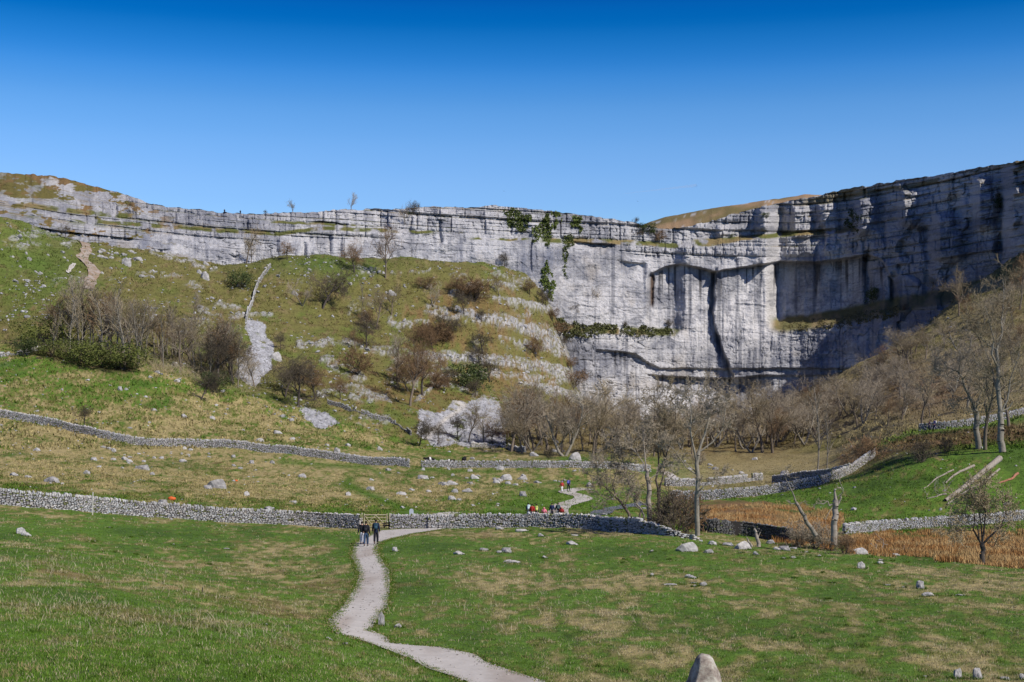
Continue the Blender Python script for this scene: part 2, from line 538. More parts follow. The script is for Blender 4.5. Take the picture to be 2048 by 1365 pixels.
def ground_color(X, Y, Zb, PX, PY, rockm, screem, rushm, crackm=None):
    n1 = fbm(X * .12, Y * .07, 4, 61); n2 = fbm(X * .55, Y * .22, 4, 62); n3 = fbm(X * 2.0, Y * .9, 3, 63)
    n4 = fbm(X * .03, Y * .03, 3, 64)
    ns = fbm(X * .045 + Zb * .2, Zb * .55, 4, 65)

    def bl(cx, cy, rx, ry):
        return np.exp(-(((PX - cx) / rx) ** 2 + ((PY - cy) / ry) ** 2))
    # dryness per region
    dry = np.full(X.shape, 0.45)
    nearf = 1 - sstep(Y, 100, 125)
    dn = 0.30 + 0.10 * sstep(PX, 900, 1300)
    dn = dn - 0.42 * bl(150, 1330, 500, 130) - 0.35 * bl(950, 1160 + 140, 260, 40) + 0.35 * bl(560, 1130, 170, 60) + .35 * bl(1000, 1160, 220, 22) \
        + .3 * bl(1250, 1240, 500, 28) + .2 * bl(1750, 1180, 350, 40) + .2 * bl(1250, 1320, 250, 30) - .5 * bl(1250, 1062 + 20, 450, 16) \
        - .55 * bl(760, 1110, 90, 120) - .45 * bl(240, 1060, 500, 13) - .35 * bl(1600, 1125, 400, 14) - .4 * bl(1350, 1195, 300, 22)
    dry = dry * (1 - nearf) + dn * nearf
    midf = sstep(Y, 118, 135) * (1 - sstep(Y, 250, 262)) * (1 - sstep(PX, 1250, 1400))
    dmid = 0.70 - .5 * bl(900, 1028, 500, 18) - .55 * bl(1180, 1005, 150, 30) + .25 * bl(200, 900, 250, 50) + .15 * bl(650, 990, 300, 30) \
        - .4 * bl(150, 1000, 200, 12)
    dry = dry * (1 - midf) + dmid * midf
    spur = sstep(Y, 250, 262) * (1 - sstep(Y, 332, 350)) * (1 - sstep(PX, 1000, 1150))
    dsp = 0.72 - .5 * bl(60, 740, 170, 28) - .45 * bl(300, 775, 150, 14) - .35 * bl(150, 800, 200, 20) - .2 * bl(850, 890, 200, 30)
    dry = dry * (1 - spur) + dsp * spur
    gsl = sstep(PX, 1400, 1500) * sstep(Y, 125, 150) * (1 - sstep(Y, 215, 228))
    dry = dry * (1 - gsl) + 0.10 * gsl
    hill = sstep(Y, 335, 365) * (1 - sstep(PX, 1150, 1250))
    c_hill = lerpc(np.array([.135, .125, .036]), green * .85, sstep(n1 + n4, -.1, .6) * .45)
    c_hill = lerpc(c_hill, tan * .9, sstep(n2, 0.0, .5) * .5)
    c_hill = lerpc(c_hill, brown * .8, sstep(n3 + .6 * n2, .2, .6) * .55)
    br = np.clip(bl(1000, 700, 260, 130) + bl(850, 780, 220, 60) + .8 * bl(1000, 640, 200, 50) + .6 * bl(120, 385, 150, 25) - .4 * bl(620, 620, 130, 90), 0, 1)
    c_hill = lerpc(c_hill, rust, sstep(n2 * .9 + n1 * .6 + n3 * .5 + br * .8, .4, 1.2) * .65)
    c_hill = lerpc(c_hill, dgreen * 1.6, np.clip(bl(100, 520, 110, 60) + bl(640, 530, 150, 22), 0, 1) * .55)
    right = sstep(Y, 215, 240) * sstep(PX, 1280, 1450)
    c_right = lerpc(np.array([.27, .225, .11]), brown * 1.3, sstep(n2 + n1 * .5 + .4 * n3, .1, .7) * .5)
    c_right = lerpc(c_right, olive * .9, sstep(n1 - .1 + .4 * (PY < 700), 0, .4) * .7)
    c_right = lerpc(c_right, straw * .8, np.clip(bl(1780, 630, 90, 22) + bl(1950, 640, 70, 50) + bl(1720, 780, 60, 60) + bl(1500, 925, 250, 14) * 1.2, 0, 1) * .75)
    c_right = lerpc(c_right, rust * .6 + np.array([.03, .0, .02]), bl(1850, 780, 110, 50) * .7)
    foot = sstep(Y, 300, 340) * sstep(PX, 950, 1080) * (1 - sstep(PX, 1560, 1660)) * sstep(PY, 795, 830)
    t = dry + .42 * n1 + .55 * n2 + .85 * n3
    c = lerpc(green, olive, sstep(t, .15, .5) * .8)
    c = lerpc(c, straw, sstep(t, .32, 1.05))
    c = lerpc(c, dgreen, sstep(-n1 - n2 * .6, .1, .6) * .55 * (1 - np.clip(dry, 0, 1) * .6))
    c = lerpc(c, rust * .9, sstep(fbm(X * .3, Y * .2, 3, 70) + .5 * bl(400, 1200, 400, 60), .42, .7) * .5)
    # green trods and the flush by the beck
    gtr = np.exp(-(dist_line(PX, PY, [(700, 960), (690, 968), (760, 1000), (835, 1030)]) / 9.0) ** 2) + \
        .8 * np.exp(-(dist_line(PX, PY, [(560, 925), (740, 936), (765, 955)]) / 5.0) ** 2) + \
        .8 * np.exp(-(dist_line(PX, PY, [(830, 941), (1000, 943)]) / 4.0) ** 2)
    c = lerpc(c, green * .85, np.clip(gtr, 0, 1) * midf)
    c = lerpc(c, green, bl(1110, 1000, 110, 28) * midf * .8)
    c = lerpc(c, c_hill, hill)
    c = lerpc(c, c_right, right)
    c = lerpc(c, lerpc(brown * 1.1 + olive * .3, straw * .6, sstep(n2, -.1, .4)), foot * .85)
    # rough bank under the track
    bank = np.exp(-(dist_line(PX, PY, [(1700, 925), (1800, 892), (1900, 878), (2060, 862)]) / 20.0) ** 2) * (Y > 195)
    c = lerpc(c, lerpc(brown * .9, tan, sstep(n2, -.1, .5)), np.clip(bank * 1.3, 0, 1) * .85)
    crest = np.exp(-(dist_line(PX, PY, [(1740, 898), (1830, 866), (1960, 852), (2060, 836)]) / 6.0) ** 2) * (Y > 195)
    c = lerpc(c, green * 1.1, crest * .8)
    # dark litter below the copse
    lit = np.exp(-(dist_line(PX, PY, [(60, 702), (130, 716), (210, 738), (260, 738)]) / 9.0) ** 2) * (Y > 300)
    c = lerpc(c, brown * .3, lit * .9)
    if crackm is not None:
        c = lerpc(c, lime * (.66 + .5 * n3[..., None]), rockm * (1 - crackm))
    else:
        c = lerpc(c, lime * .8, rockm)
    c = lerpc(c, screec * (.8 + .35 * n3[..., None]), screem)
    pale = np.exp(-(dist_line(PX, PY, [(905, 802), (930, 812), (890, 840), (850, 880)]) / 5.0) ** 2) * (Y > 300)
    c = lerpc(c, np.array([.45, .42, .38]), pale * screem)
    c = lerpc(c, lerpc(green * .6, np.array([.2, .12, .05]), sstep(n1, -.4, .2)), rushm)
    return np.clip(c, 0, 1)


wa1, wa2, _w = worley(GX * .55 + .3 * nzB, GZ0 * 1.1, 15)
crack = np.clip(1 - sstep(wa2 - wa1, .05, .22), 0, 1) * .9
scree = scree * sstep(fbm(GX * .5, GY * .4, 3, 80) + .5 * fbm(GX * .15, GY * .15, 2, 83), -.7, -.35)
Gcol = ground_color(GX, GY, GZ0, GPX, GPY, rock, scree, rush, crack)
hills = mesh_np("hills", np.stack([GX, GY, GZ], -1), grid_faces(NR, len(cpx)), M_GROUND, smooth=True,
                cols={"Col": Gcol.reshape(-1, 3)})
tag(hills, kind='structure')
hills.data.polygons.foreach_set("use_smooth", np.ones(len(hills.data.polygons), bool))


def ground(X, Y):
    """height of the land at X, Y"""
    X = np.atleast_1d(np.asarray(X, float)); Y = np.atleast_1d(np.asarray(Y, float))
    a = X / Y
    ci = np.clip(np.interp(a, colA, np.arange(len(colA))), 0, len(colA) - 1.001)
    c0 = ci.astype(int); fc = ci - c0
    out = np.zeros(len(X))

    def colz(c, y):
        r = np.empty(len(c))
        for s in range(0, len(c), 20000):
            cc = c[s:s + 20000]; yy = y[s:s + 20000]
            YY = GY[:, cc]
            k = np.clip((YY <= yy[None, :]).sum(0) - 1, 0, NR - 2)
            y0 = GY[k, cc]; y1 = GY[k + 1, cc]
            t = np.clip((yy - y0) / (y1 - y0), 0, 1)
            r[s:s + 20000] = GZ[k, cc] * (1 - t) + GZ[k + 1, cc] * t
        return r
    return colz(c0, Y) * (1 - fc) + colz(c0 + 1, Y) * fc


def place(px, py, ymin=20.0):
    """point of the land seen at a place in the photograph"""
    c = int(round(float(np.interp(px, cpx, np.arange(len(cpx))))))
    col = GPY[:, c]
    ok = np.where((GY[:, c] > ymin) & (col <= py))[0]
    if len(ok) == 0:
        r = NR - 8
        Y = GY[r, c]
    else:
        r = max(1, ok[0])
        p0, p1 = col[r - 1], col[r]
        t = 0.0 if p0 <= p1 or GY[r - 1, c] < ymin else (p0 - py) / (p0 - p1)
        Y = GY[r - 1, c] + t * (GY[r, c] - GY[r - 1, c])
    X = Y * (px - W_ / 2) / F
    return float(X), float(Y), float(ground(X, Y)[0])


# ============================================================ the cliff
NCc, NRc = 1900, 420
kpx = np.concatenate([np.linspace(-600, -45, 40, endpoint=False), np.linspace(-45, 2095, NCc - 80), np.linspace(2097, 2600, 40)])
T_ST = [-900, 0, 60, 120, 180, 240, 300, 330, 400, 450, 500, 600, 700, 780, 850, 950, 1000, 1060, 1100, 1150, 1200, 1250, 1290, 1330, 1380,
        1430, 1500, 1600, 1640, 1700, 1800, 1900, 2048, 2600]
T_ROW = [340, 345, 349, 355, 371, 386, 406, 415, 419, 426, 429, 425, 420, 418, 415, 414, 412, 417, 423, 429, 436, 443, 450, 460, 452,
         440, 419, 398, 391, 378, 361, 346, 321, 250]
base_row = np.interp(kpx, N_ST, N_ROW) + 14
top_row = np.interp(kpx, T_ST, T_ROW) + 1.6 * vnoise(kpx * .12, kpx * 0, 0, 3) + 1.2 * np.sign(vnoise(kpx * .05, kpx * 0, 0, 8)) * .6
top_row = smooth1(top_row, 1)
v = np.linspace(0, 1, NRc)[:, None]
CPY = base_row[None, :] * (1 - v) + top_row[None, :] * v
CPX = np.broadcast_to(kpx[None, :], CPY.shape)
Y0 = Ycliff(CPX)
setb = np.interp(CPX, [-600, 0, 150, 300, 450, 1000, 1300, 1500, 2048], [95, 80, 55, 30, 18, 14, 13, 12, 9])
vv = np.broadcast_to(v, CPY.shape)
Xa = Y0 * (CPX - W_ / 2) / F; Za = CZ + (HOR - CPY) / F * Y0
# broken upper tier against the smooth face below
upper_row = np.interp(CPX, [0, 300, 500, 750, 1000, 1150, 1250, 1300, 1450, 1700, 1780, 2048], [520, 472, 480, 478, 470, 480, 500, 520, 520, 505, 560, 520])
up = sstep(upper_row - CPY, -10, 10)
dY = setb * (0.25 * vv + 0.75 * vv ** 1.6)
# buttresses and bays
lhill = (1 - sstep(CPX, 230, 330)) * (1 - sstep(CPY, np.interp(CPX, [0, 150, 300], [392, 398, 410]), np.interp(CPX, [0, 150, 300], [400, 406, 418])))
dY += 3.2 * fbm(Xa * .045, Za * .02, 2, 101) + (1.0 + 1.2 * up) * fbm(Xa * .16, Za * .06, 3, 102)
shade_side = sstep(CPX, 1560, 1760)
dY += shade_side * 3.6 * np.abs(vnoise(Xa * .13 + .3 * vnoise(Xa * .1, Za * .1, 0, 5), Za * .03, 0, 104)) * 1.1
# beds: each bed sets forward or back, and its blocks too
zt = Za + 0.9 * fbm(Xa * .02, Za * .02, 2, 105) + Xa * .012
for (bh, amp_u, amp_l, jw, sd) in ((3.9, 1.6, .16, 4.3, 11), (1.55, .75, .05, 2.2, 23)):
    q = zt / bh + .35 * vnoise(zt * .21, zt * 0, 0, sd)
    bi = np.floor(q); fr = q - bi
    jx = Xa / jw + hash1(bi, sd) * 7 + .5 * vnoise(Xa * .2, bi * 3.1, 0, sd)
    ji = np.floor(jx); fj = jx - ji
    off = hash1(bi, sd + 3) * 1.0 + .8 * hash2(ji, bi, sd + 5) + .5 * vnoise(Xa * .06, bi * 1.7, 0, sd + 6)
    amp = (amp_l + (amp_u - amp_l) * up) * (1 - .75 * lhill)
    dY += amp * (off - 1.0)
    edge = np.exp(-(np.minimum(fr, 1 - fr) / .10) ** 2) * (.35 + .65 * (hash1(bi + (fr > .5), sd + 8) > .45))
    dY += (amp * .9 + (1 - up) * .12 * (fbm(Xa * .05, bi * 2.3, 2, sd) > .15)) * edge
    ej = np.exp(-(np.minimum(fj, 1 - fj) / .08) ** 2) * (hash2(ji + (fj > .5), bi, sd + 9) > .5)
    dY += amp * .8 * ej * up
# grassy ledges of the upper tier
ledge_g = np.zeros(CPY.shape)


def ledge(pts, depth, grow=6, fade=30):
    """a shelf: the rock above it stands back by depth"""
    global dY, ledge_g
    xs = [p[0] for p in pts]; ys = [p[1] for p in pts]
    r = np.interp(CPX, xs, ys) + 2.5 * fbm(CPX * .05, CPX * 0, 3, int(xs[0]) % 97)
    wgt = sstep(CPX, xs[0] - fade, xs[0]) * (1 - sstep(CPX, xs[-1], xs[-1] + fade))
    dY = dY + wgt * depth * sstep(r - CPY, -grow, grow)
    ledge_g = np.maximum(ledge_g, wgt * np.exp(-((CPY - r) / (grow * .95)) ** 4))


ledge([(170, 443), (300, 452), (420, 460), (560, 468), (640, 457), (760, 462)], 4, 4)
ledge([(60, 412), (160, 425), (250, 432)], 6, 5)
ledge([(800, 464), (850, 466)], 2, 3)
ledge([(960, 478), (1040, 479)], 1.5, 2.5)
ledge([(560, 445), (700, 452)], 2, 2.5)
ledge([(1100, 482), (1250, 484), (1300, 488), (1350, 492), (1420, 488), (1500, 476)], 5, 5)
ledge([(1380, 486), (1470, 478), (1560, 470), (1700, 462)], 6, 5)
ledge([(1130, 655), (1180, 660), (1240, 662), (1345, 664)], 5, 8)
ledge([(1560, 650), (1620, 643), (1700, 630), (1780, 612), (1850, 600), (1900, 592), (2000, 560)], 24, 15)
# recesses of the smooth face, under the roofs
def roof(pts, amps, fadelen, lip=5):
    global dY
    xs = [p[0] for p in pts]; ys = [p[1] for p in pts]
    r = np.interp(CPX, xs, ys) + 1.5 * fbm(CPX * .06, CPX * 0, 3, int(xs[0]) % 89)
    A = np.interp(CPX, xs, amps)
    dY = dY + A * sstep(CPY - r, -lip * .5, lip * .5) * (1 - sstep(CPY - r, fadelen * .15, fadelen))


roof([(1230, 522), (1250, 524), (1285, 528), (1296, 528)], [0, 2, 2, 0], 60)
roof([(1292, 560), (1300, 549), (1332, 534), (1360, 528), (1400, 536), (1430, 545), (1450, 541), (1480, 536), (1560, 524), (1640, 525), (1700, 516), (1735, 510),
      (1765, 522), (1785, 560), (1800, 600)], [0, 3.5, 4.5, 4, 4, 5.5, 7, 8.0, 8, 8, 7.5, 7, 6, 4, 0], 230)
roof([(1185, 700), (1200, 700), (1240, 704), (1270, 708), (1295, 726), (1320, 738)], [0, 2, 2.5, 3, 3, 2], 45)
roof([(1280, 748), (1320, 752), (1400, 757), (1460, 758), (1520, 752), (1560, 752)], [0, 4, 5, 5, 4, 2], 85)
roof([(1480, 545), (1500, 541), (1540, 536)], [0, 1, 0], 70)
roof([(620, 445), (640, 443), (690, 448), (705, 450)], [0, 2.5, 2.5, 0], 10, 3)
roof([(300, 498), (320, 500), (345, 497)], [0, 2, 0], 12, 3)
roof([(455, 508), (470, 512), (480, 508)], [0, 2, 0], 12, 3)
roof([(1135, 483), (1150, 484), (1220, 489), (1235, 489)], [0, 4, 4, 0], 14, 4)
roof([(1580, 478), (1600, 476), (1650, 472), (1670, 470)], [0, 3, 3, 0], 12, 4)
# the corner that splits the face
gx = np.interp(CPY, [530, 560, 640, 700, 755, 780], [1436, 1430, 1426, 1444, 1466, 1470])
gw = sstep(CPY, 530, 548) * (1 - sstep(CPY, 758, 772))
dd = CPX - gx + 2 * vnoise(CPY * .08, CPY * 0, 0, 9)
dY -= gw * 4.2 * sstep(dd, -2, 3) * (1 - sstep(dd, 25, 130))
dY += gw * 1.2 * np.exp(-((dd + 4) / 4.5) ** 2)
for (cx, y0, y1, a, w) in ((1303, 548, 615, 1.8, 3.5), (1735, 500, 610, 4, 6), (1786, 545, 610, 3, 6), (1063, 480, 545, 1.4, 2.5), (1547, 535, 600, 1.5, 4),
                           (880, 440, 490, 2.2, 4), (820, 435, 465, 1.5, 3), (607, 488, 520, 2.5, 5), (660, 475, 505, 1.8, 4), (1855, 455, 590, 4, 8), (1998, 390, 500, 5, 9),
                           (1640, 400, 470, 2.5, 6), (1760, 380, 460, 3.5, 9), (1560, 420, 470, 2.5, 7), (1915, 380, 470, 3, 9)):
    dY += a * np.exp(-((CPX - cx + 3 * vnoise(CPY * .05, CPY * 0, 0, cx % 50)) / w) ** 2) * sstep(CPY, y0 - 6, y0 + 6) * (1 - sstep(CPY, y1 - 6, y1 + 6))
# bluffs that jut out with their left side in shade
for (cx, y0, y1, a, w) in ((1880, 430, 520, 8, 55), (1640, 410, 460, 6, 40), (1720, 400, 470, 7, 45), (1810, 380, 450, 7, 50), (1960, 360, 460, 9, 50), (1520, 425, 470, 5, 40),
                           (1590, 415, 468, 4, 30), (1440, 455, 478, 4, 35), (1240, 515, 540, -1.5, 25), (690, 480, 512, 2.5, 30), (560, 470, 505, 2, 25), (880, 420, 500, 1.5, 40)):
    t = (CPX - cx) / w
    prof = np.where(t < 0, np.clip(1 + t * 3.2, 0, 1), np.clip(1 - t, 0, 1))
    dY -= a * prof * sstep(CPY, y0 - 10, y0 + 10) * (1 - sstep(CPY, y1 - 12, y1 + 12))
# left hillside: broken scars one above another
lh = 1 - sstep(CPX, 260, 420)
s1 = sstep(CPY, 340, 350) * (1 - sstep(CPY, 440, 470))
dY += lh * s1 * 4.5 * (np.round(vv * 7 + .8 * fbm(Xa * .05, Za * .1, 3, 110)) / 7 - vv) * 2.0
# fluting of the smooth face
dY += (1 - up) * (.38 * vnoise(Xa * .7, Za * .09, 0, 112) + .12 * vnoise(Xa * 2.2, Za * .3, 0, 113))
# long left facing flanks and short right facing edges on the right wing
bedi = np.floor(CPY / 23 + .9 * vnoise(CPX * .008, CPY * 0, 0, 182))
qs = CPX / 92 + .8 * vnoise(CPX * .012, CPY * .012, 0, 180) + .38 * hash1(bedi, 183) + .12 * fbm(CPX * .06, CPY * .06, 2, 184)
saw = qs - np.floor(qs)
saw = np.where(saw < .78, saw / .78, (1 - saw) / .22)
rw = sstep(CPX, 1480, 1600) * np.clip(sstep(505 - CPY, -15, 10) + sstep(CPX, 1770, 1810), 0, 1)
dY -= rw * (3.5 + 4.0 * hash1(np.floor(qs), 14)) * (saw - .5) * (.55 + .45 * vnoise(CPX * .015, CPY * .02, 0, 185))
dY += (.18 + .2 * up) * fbm(Xa * .9, Za * .9, 3, 114)
ck = np.zeros(CPY.shape)
for (fx, fz, wd_, dep, sd) in ((.05, .30, .018, .55, 31), (.11, .75, .03, .35, 32), (.22, .05, .022, .5, 33), (.5, .12, .035, .3, 34)):
    lnn = np.abs(fbm(Xa * fx, Za * fz, 3, sd))
    k_ = (1 - sstep(lnn, wd_ * .3, wd_)) * sstep(fbm(Xa * .06, Za * .08, 3, sd + 5), -.1, .25)
    dY += k_ * dep
    ck = np.maximum(ck, k_)
# shallow plates
a1, a2, ac = worley(Xa / 9 + .8 * fbm(Xa * .1, Za * .1, 2, 36), Za / 3.5 + .8 * fbm(Xa * .1, Za * .1, 2, 38), 39)
dY += (ac - .5) * .7 * sstep(a2 - a1, 0, .25)
CY = Y0 + dY - 1.0
CX = CY * (CPX - W_ / 2) / F
CZZ = CZ + (HOR - CPY) / F * CY
# colours of the rock
dZ = np.gradient(CZZ, axis=0); dYv = np.gradient(CY, axis=0)
flat = dYv / (np.abs(dZ) + np.abs(dYv) + 1e-6)        # 1 where a shelf
sn = fbm(Xa * .5, Za * .035, 4, 120); sn2 = fbm(Xa * 1.6, Za * .08, 3, 121)
big = fbm(Xa * .035, Za * .05, 4, 122)
grit = fbm(Xa * 1.3, Za * 1.3, 3, 123)
pale_c = np.array([.44, .43, .435]); grey_c = np.array([.16, .165, .195]); blue_c = np.array([.12, .135, .185]); stain_shade = np.array([.035, .033, .035]); buff = np.array([.45, .38, .29])
c = lerpc(pale_c, grey_c, sstep(big + .25 * grit, -.1, .45) * .8)
c = lerpc(c, pale_c * 1.06, up * sstep(grit, 0, .5) * .5)
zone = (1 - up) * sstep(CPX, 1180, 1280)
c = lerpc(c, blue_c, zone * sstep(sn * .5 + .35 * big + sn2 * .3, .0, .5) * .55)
blo = fbm(Xa * .16, Za * .16, 4, 148)
c = lerpc(c, grey_c * .8, sstep(blo, .05, .4) * .5)
c = lerpc(c, pale_c * 1.2, (1 - up) * sstep(-blo, .05, .4) * .5)
c = lerpc(c, grey_c * .5, ck * .35)
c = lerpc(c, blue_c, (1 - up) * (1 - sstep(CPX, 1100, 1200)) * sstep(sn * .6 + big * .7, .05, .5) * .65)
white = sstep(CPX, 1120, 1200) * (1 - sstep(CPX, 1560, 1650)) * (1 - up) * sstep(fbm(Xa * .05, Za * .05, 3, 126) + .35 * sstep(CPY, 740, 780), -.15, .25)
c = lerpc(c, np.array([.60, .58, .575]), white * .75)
mot = fbm(Xa * .28, Za * .35, 4, 147)
c = lerpc(c, grey_c, sstep(mot, .1, .4) * .5)
c = lerpc(c, buff, (1 - up) * sstep(fbm(Xa * .09, Za * .09, 3, 125), .2, .6) * .3)
c = lerpc(c, blue_c, sstep(CPX, 1600, 1720) * .45 * sstep(fbm(Xa * .07, Za * .07, 3, 127), -.4, .3))  # right wing blued and darkened, its shade put into the rock colour
# black streaks that run down from the roofs
rr = np.interp(CPX, [1300, 1332, 1360, 1400, 1430, 1480, 1560, 1640, 1700, 1740, 1790], [549, 534, 528, 536, 545, 536, 524, 525, 516, 510, 560])
ln = 30 + 110 * (vnoise(CPX * .05, CPX * 0, 0, 130) * .5 + .5)
st1 = sstep(CPY - rr, 0, 6) * (1 - sstep(CPY - rr, ln * .4, ln)) * sstep(CPX, 1290, 1310) * (1 - sstep(CPX, 1780, 1800)) * sstep(vnoise(CPX * .16, CPY * .004, 0, 131) + .4 * vnoise(CPX * .45, CPY * .01, 0, 132), .1, .5)
c = lerpc(c, stain_shade, st1 * .8)
rr2 = np.interp(CPX, [1190, 1240, 1270, 1300, 1400, 1470], [700, 704, 708, 745, 757, 758])
st2 = sstep(CPY - rr2, -2, 2) * (1 - sstep(CPY - rr2, 8, 60)) * sstep(CPX, 1190, 1200) * (1 - sstep(CPX, 1500, 1560)) * sstep(vnoise(CPX * .2, CPY * .01, 0, 134), .0, .5)
c = lerpc(c, stain_shade, st2 * .7)
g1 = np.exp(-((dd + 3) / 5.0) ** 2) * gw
c = lerpc(c, stain_shade, g1 * .6 * sstep(vnoise(CPX * .3, CPY * .05, 0, 135), -.6, 0))  # corner groove: shade of the left-facing step painted in, not a streak
g2 = np.exp(-((CPX - 1304) / 4.0) ** 2) * sstep(CPY, 545, 555) * (1 - sstep(CPY, 605, 620))
c = lerpc(c, np.array([.09, .055, .035]), g2)
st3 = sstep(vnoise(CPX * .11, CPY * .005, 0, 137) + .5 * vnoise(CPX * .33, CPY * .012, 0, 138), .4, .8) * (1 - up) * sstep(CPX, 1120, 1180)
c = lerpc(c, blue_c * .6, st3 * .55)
# turf on the shelves
sh = np.clip(ledge_g * 1.2 + sstep(flat, .62, .8) * up * .9, 0, 1) * sstep(fbm(Xa * .3, Za * .4, 3, 140), -.45, -.05)
turf = lerpc(np.array([.11, .12, .03]), np.array([.24, .18, .08]), sstep(fbm(Xa * .2, Za * .3, 3, 141), -.2, .4))
c = lerpc(c, turf, sh)
lt = lh * sstep(fbm(CPX * .03, CPY * .08, 4, 142) + .55 * lhill + .25 * fbm(CPX * .2, CPY * .3, 2, 149) - .28, -.05, .12)
c = lerpc(c, lerpc(np.array([.13, .11, .03]), np.array([.19, .12, .05]), sstep(fbm(CPX * .04, CPY * .08, 2, 143), -.2, .3)), np.clip(lt, 0, 1))
brow = sstep(CPX, 1560, 1640) * sstep(np.interp(CPX, T_ST, T_ROW) + 22 - CPY, 0, 6) * sstep(fbm(Xa * .15, Za * .4, 3, 144), -.2, .1)
c = lerpc(c, np.array([.15, .12, .05]), brow * .85)
rl = sstep(CPX, 1545, 1570) * np.exp(-((CPY - np.interp(CPX, [1560, 1620, 1700, 1780, 1850, 1900, 2000], [652, 645, 630, 612, 600, 592, 560])) / 15.0) ** 4)
c = lerpc(c, lerpc(np.array([.14, .13, .05]), np.array([.26, .2, .1]), sstep(fbm(Xa * .3, Za * .3, 3, 145), -.2, .4)), rl)
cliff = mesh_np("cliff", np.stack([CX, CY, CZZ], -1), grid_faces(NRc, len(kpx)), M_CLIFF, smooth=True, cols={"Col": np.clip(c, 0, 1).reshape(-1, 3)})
tag(cliff, kind='structure')


def cliff_pt(px, py):
    ci = int(round(float(np.interp(px, kpx, np.arange(len(kpx))))))
    ri = int(np.argmin(np.abs(CPY[:, ci] - py)))
    return float(CX[ri, ci]), float(CY[ri, ci]), float(CZZ[ri, ci])


# ---- the moor behind the brink
NB = 40
tb_row = CPY[-1]; tb_Y = CY[-1]
mpx = kpx[::3]; tbY = tb_Y[::3]; tbZ = CZZ[-1][::3]
hill_row = np.interp(mpx, [-600, 0, 300, 1240, 1290, 1330, 1400, 1500, 1545, 1610, 1660, 1700, 2100, 2600], [400, 400, 450, 480, 455, 441, 427, 412, 405, 394, 396, 410, 380, 320])
mY, mZ = [], []
for t in np.linspace(0, 1, NB):
    if t < .25:
        s = t / .25; mY.append(tbY + s * 50); mZ.append(tbZ - .3 * s + 2.0 * s * 0)
    elif t < .7:
        s = (t - .25) / .45
        Yh = 780 + 0 * mpx
        zh = CZ + (HOR - hill_row) / F * Yh
        ss = s * s * (3 - 2 * s)
        mY.append((tbY + 50) * (1 - s) + Yh * s); mZ.append((tbZ - .3) * (1 - ss) + zh * ss)
    else:
        s = (t - .7) / .3
        mY.append(780 + s * 1400 + 0 * mpx); mZ.append(zh - 25 * s)
mY = np.array(mY); mZ = np.array(mZ); mX = mY * (mpx[None, :] - W_ / 2) / F
mZ[4:] += .8 * fbm(mX[4:] * .08, mY[4:] * .08, 3, 150)
mc = lerpc(np.array([.30, .20, .11]), np.array([.16, .13, .05]), sstep(fbm(mX * .05, mY * .05, 4, 151), -.2, .4))
mc = lerpc(mc, lime * .9, sstep(fbm(mX * .2, mY * .2, 3, 152), .35, .5))
moor = mesh_np("moor", np.stack([mX, mY, mZ], -1), grid_faces(NB, len(mpx)), M_GROUND, smooth=True, cols={"Col": mc.reshape(-1, 3)})
tag(moor, kind='structure')

# ============================================================ paths and water
def sheet(name, left, right, mat, colf, lift=0.035, n=260, m=14, wobble=0.12, kind='structure'):
    Lp = np.array(left); Rp = np.array(right)

    def resamp(P, n):
        s = np.concatenate([[0], np.cumsum(np.hypot(*np.diff(P, axis=0).T))])
        t = np.linspace(0, s[-1], n)
        return np.stack([np.interp(t, s, P[:, 0]), np.interp(t, s, P[:, 1])], 1)
    Lr = resamp(Lp, n); Rr = resamp(Rp, n)
    k = np.arange(n)
    w = wobble
    D = Rr - Lr; D /= np.linalg.norm(D, axis=1, keepdims=True) + 1e-9
    Lr = Lr + D * (w * vnoise(k * .12, k * 0, 0, 5) + .35 * w * vnoise(k * .4, k * 0, 0, 6))[:, None]
    Rr = Rr + D * (w * vnoise(k * .11, k * 0, 0, 7) + .35 * w * vnoise(k * .4, k * 0, 0, 8))[:, None]
    t = np.linspace(0, 1, m)[None, :, None]
    P = Lr[:, None, :] * (1 - t) + Rr[:, None, :] * t
    X = P[..., 0]; Y = P[..., 1]
    Zg = ground(X.ravel(), Y.ravel()).reshape(X.shape)
    for _ in range(40):
        Zg[1:-1] = (Zg[:-2] + 2 * Zg[1:-1] + Zg[2:]) / 4
    return X, Y, Zg + lift, mesh_np(name, np.stack([X, Y, Zg + lift], -1), grid_faces(n, m), mat, smooth=True, cols={"Col": colf(X, Y).reshape(-1, 3)})


def ribbon(pts, hw):
    P = []
    for px, py in pts:
        x, y, z = place(px, py); P.append((x, y))
    P = np.array(P)
    s = np.concatenate([[0], np.cumsum(np.hypot(*np.diff(P, axis=0).T))])
    t = np.linspace(0, s[-1], 70)
    Q = np.stack([np.interp(t, s, P[:, 0]), np.interp(t, s, P[:, 1])], 1)
    for _ in range(4):
        Q[1:-1] = (Q[:-2] + 2 * Q[1:-1] + Q[2:]) / 4
    T = np.gradient(Q, axis=0); T /= np.linalg.norm(T, axis=1, keepdims=True) + 1e-9
    Nn = np.stack([-T[:, 1], T[:, 0]], 1)
    return [tuple(p) for p in Q - Nn * hw], [tuple(p) for p in Q + Nn * hw]


def gravel(X, Y):
    c0 = np.array([.47, .44, .40]); c1 = np.array([.36, .315, .27])
    c = lerpc(c0, c1, sstep(fbm(X * .9, Y * .16, 4, 160), -.1, .6))
    return c * (1 + .12 * fbm(X * 3, Y * 3, 2, 161)[..., None])


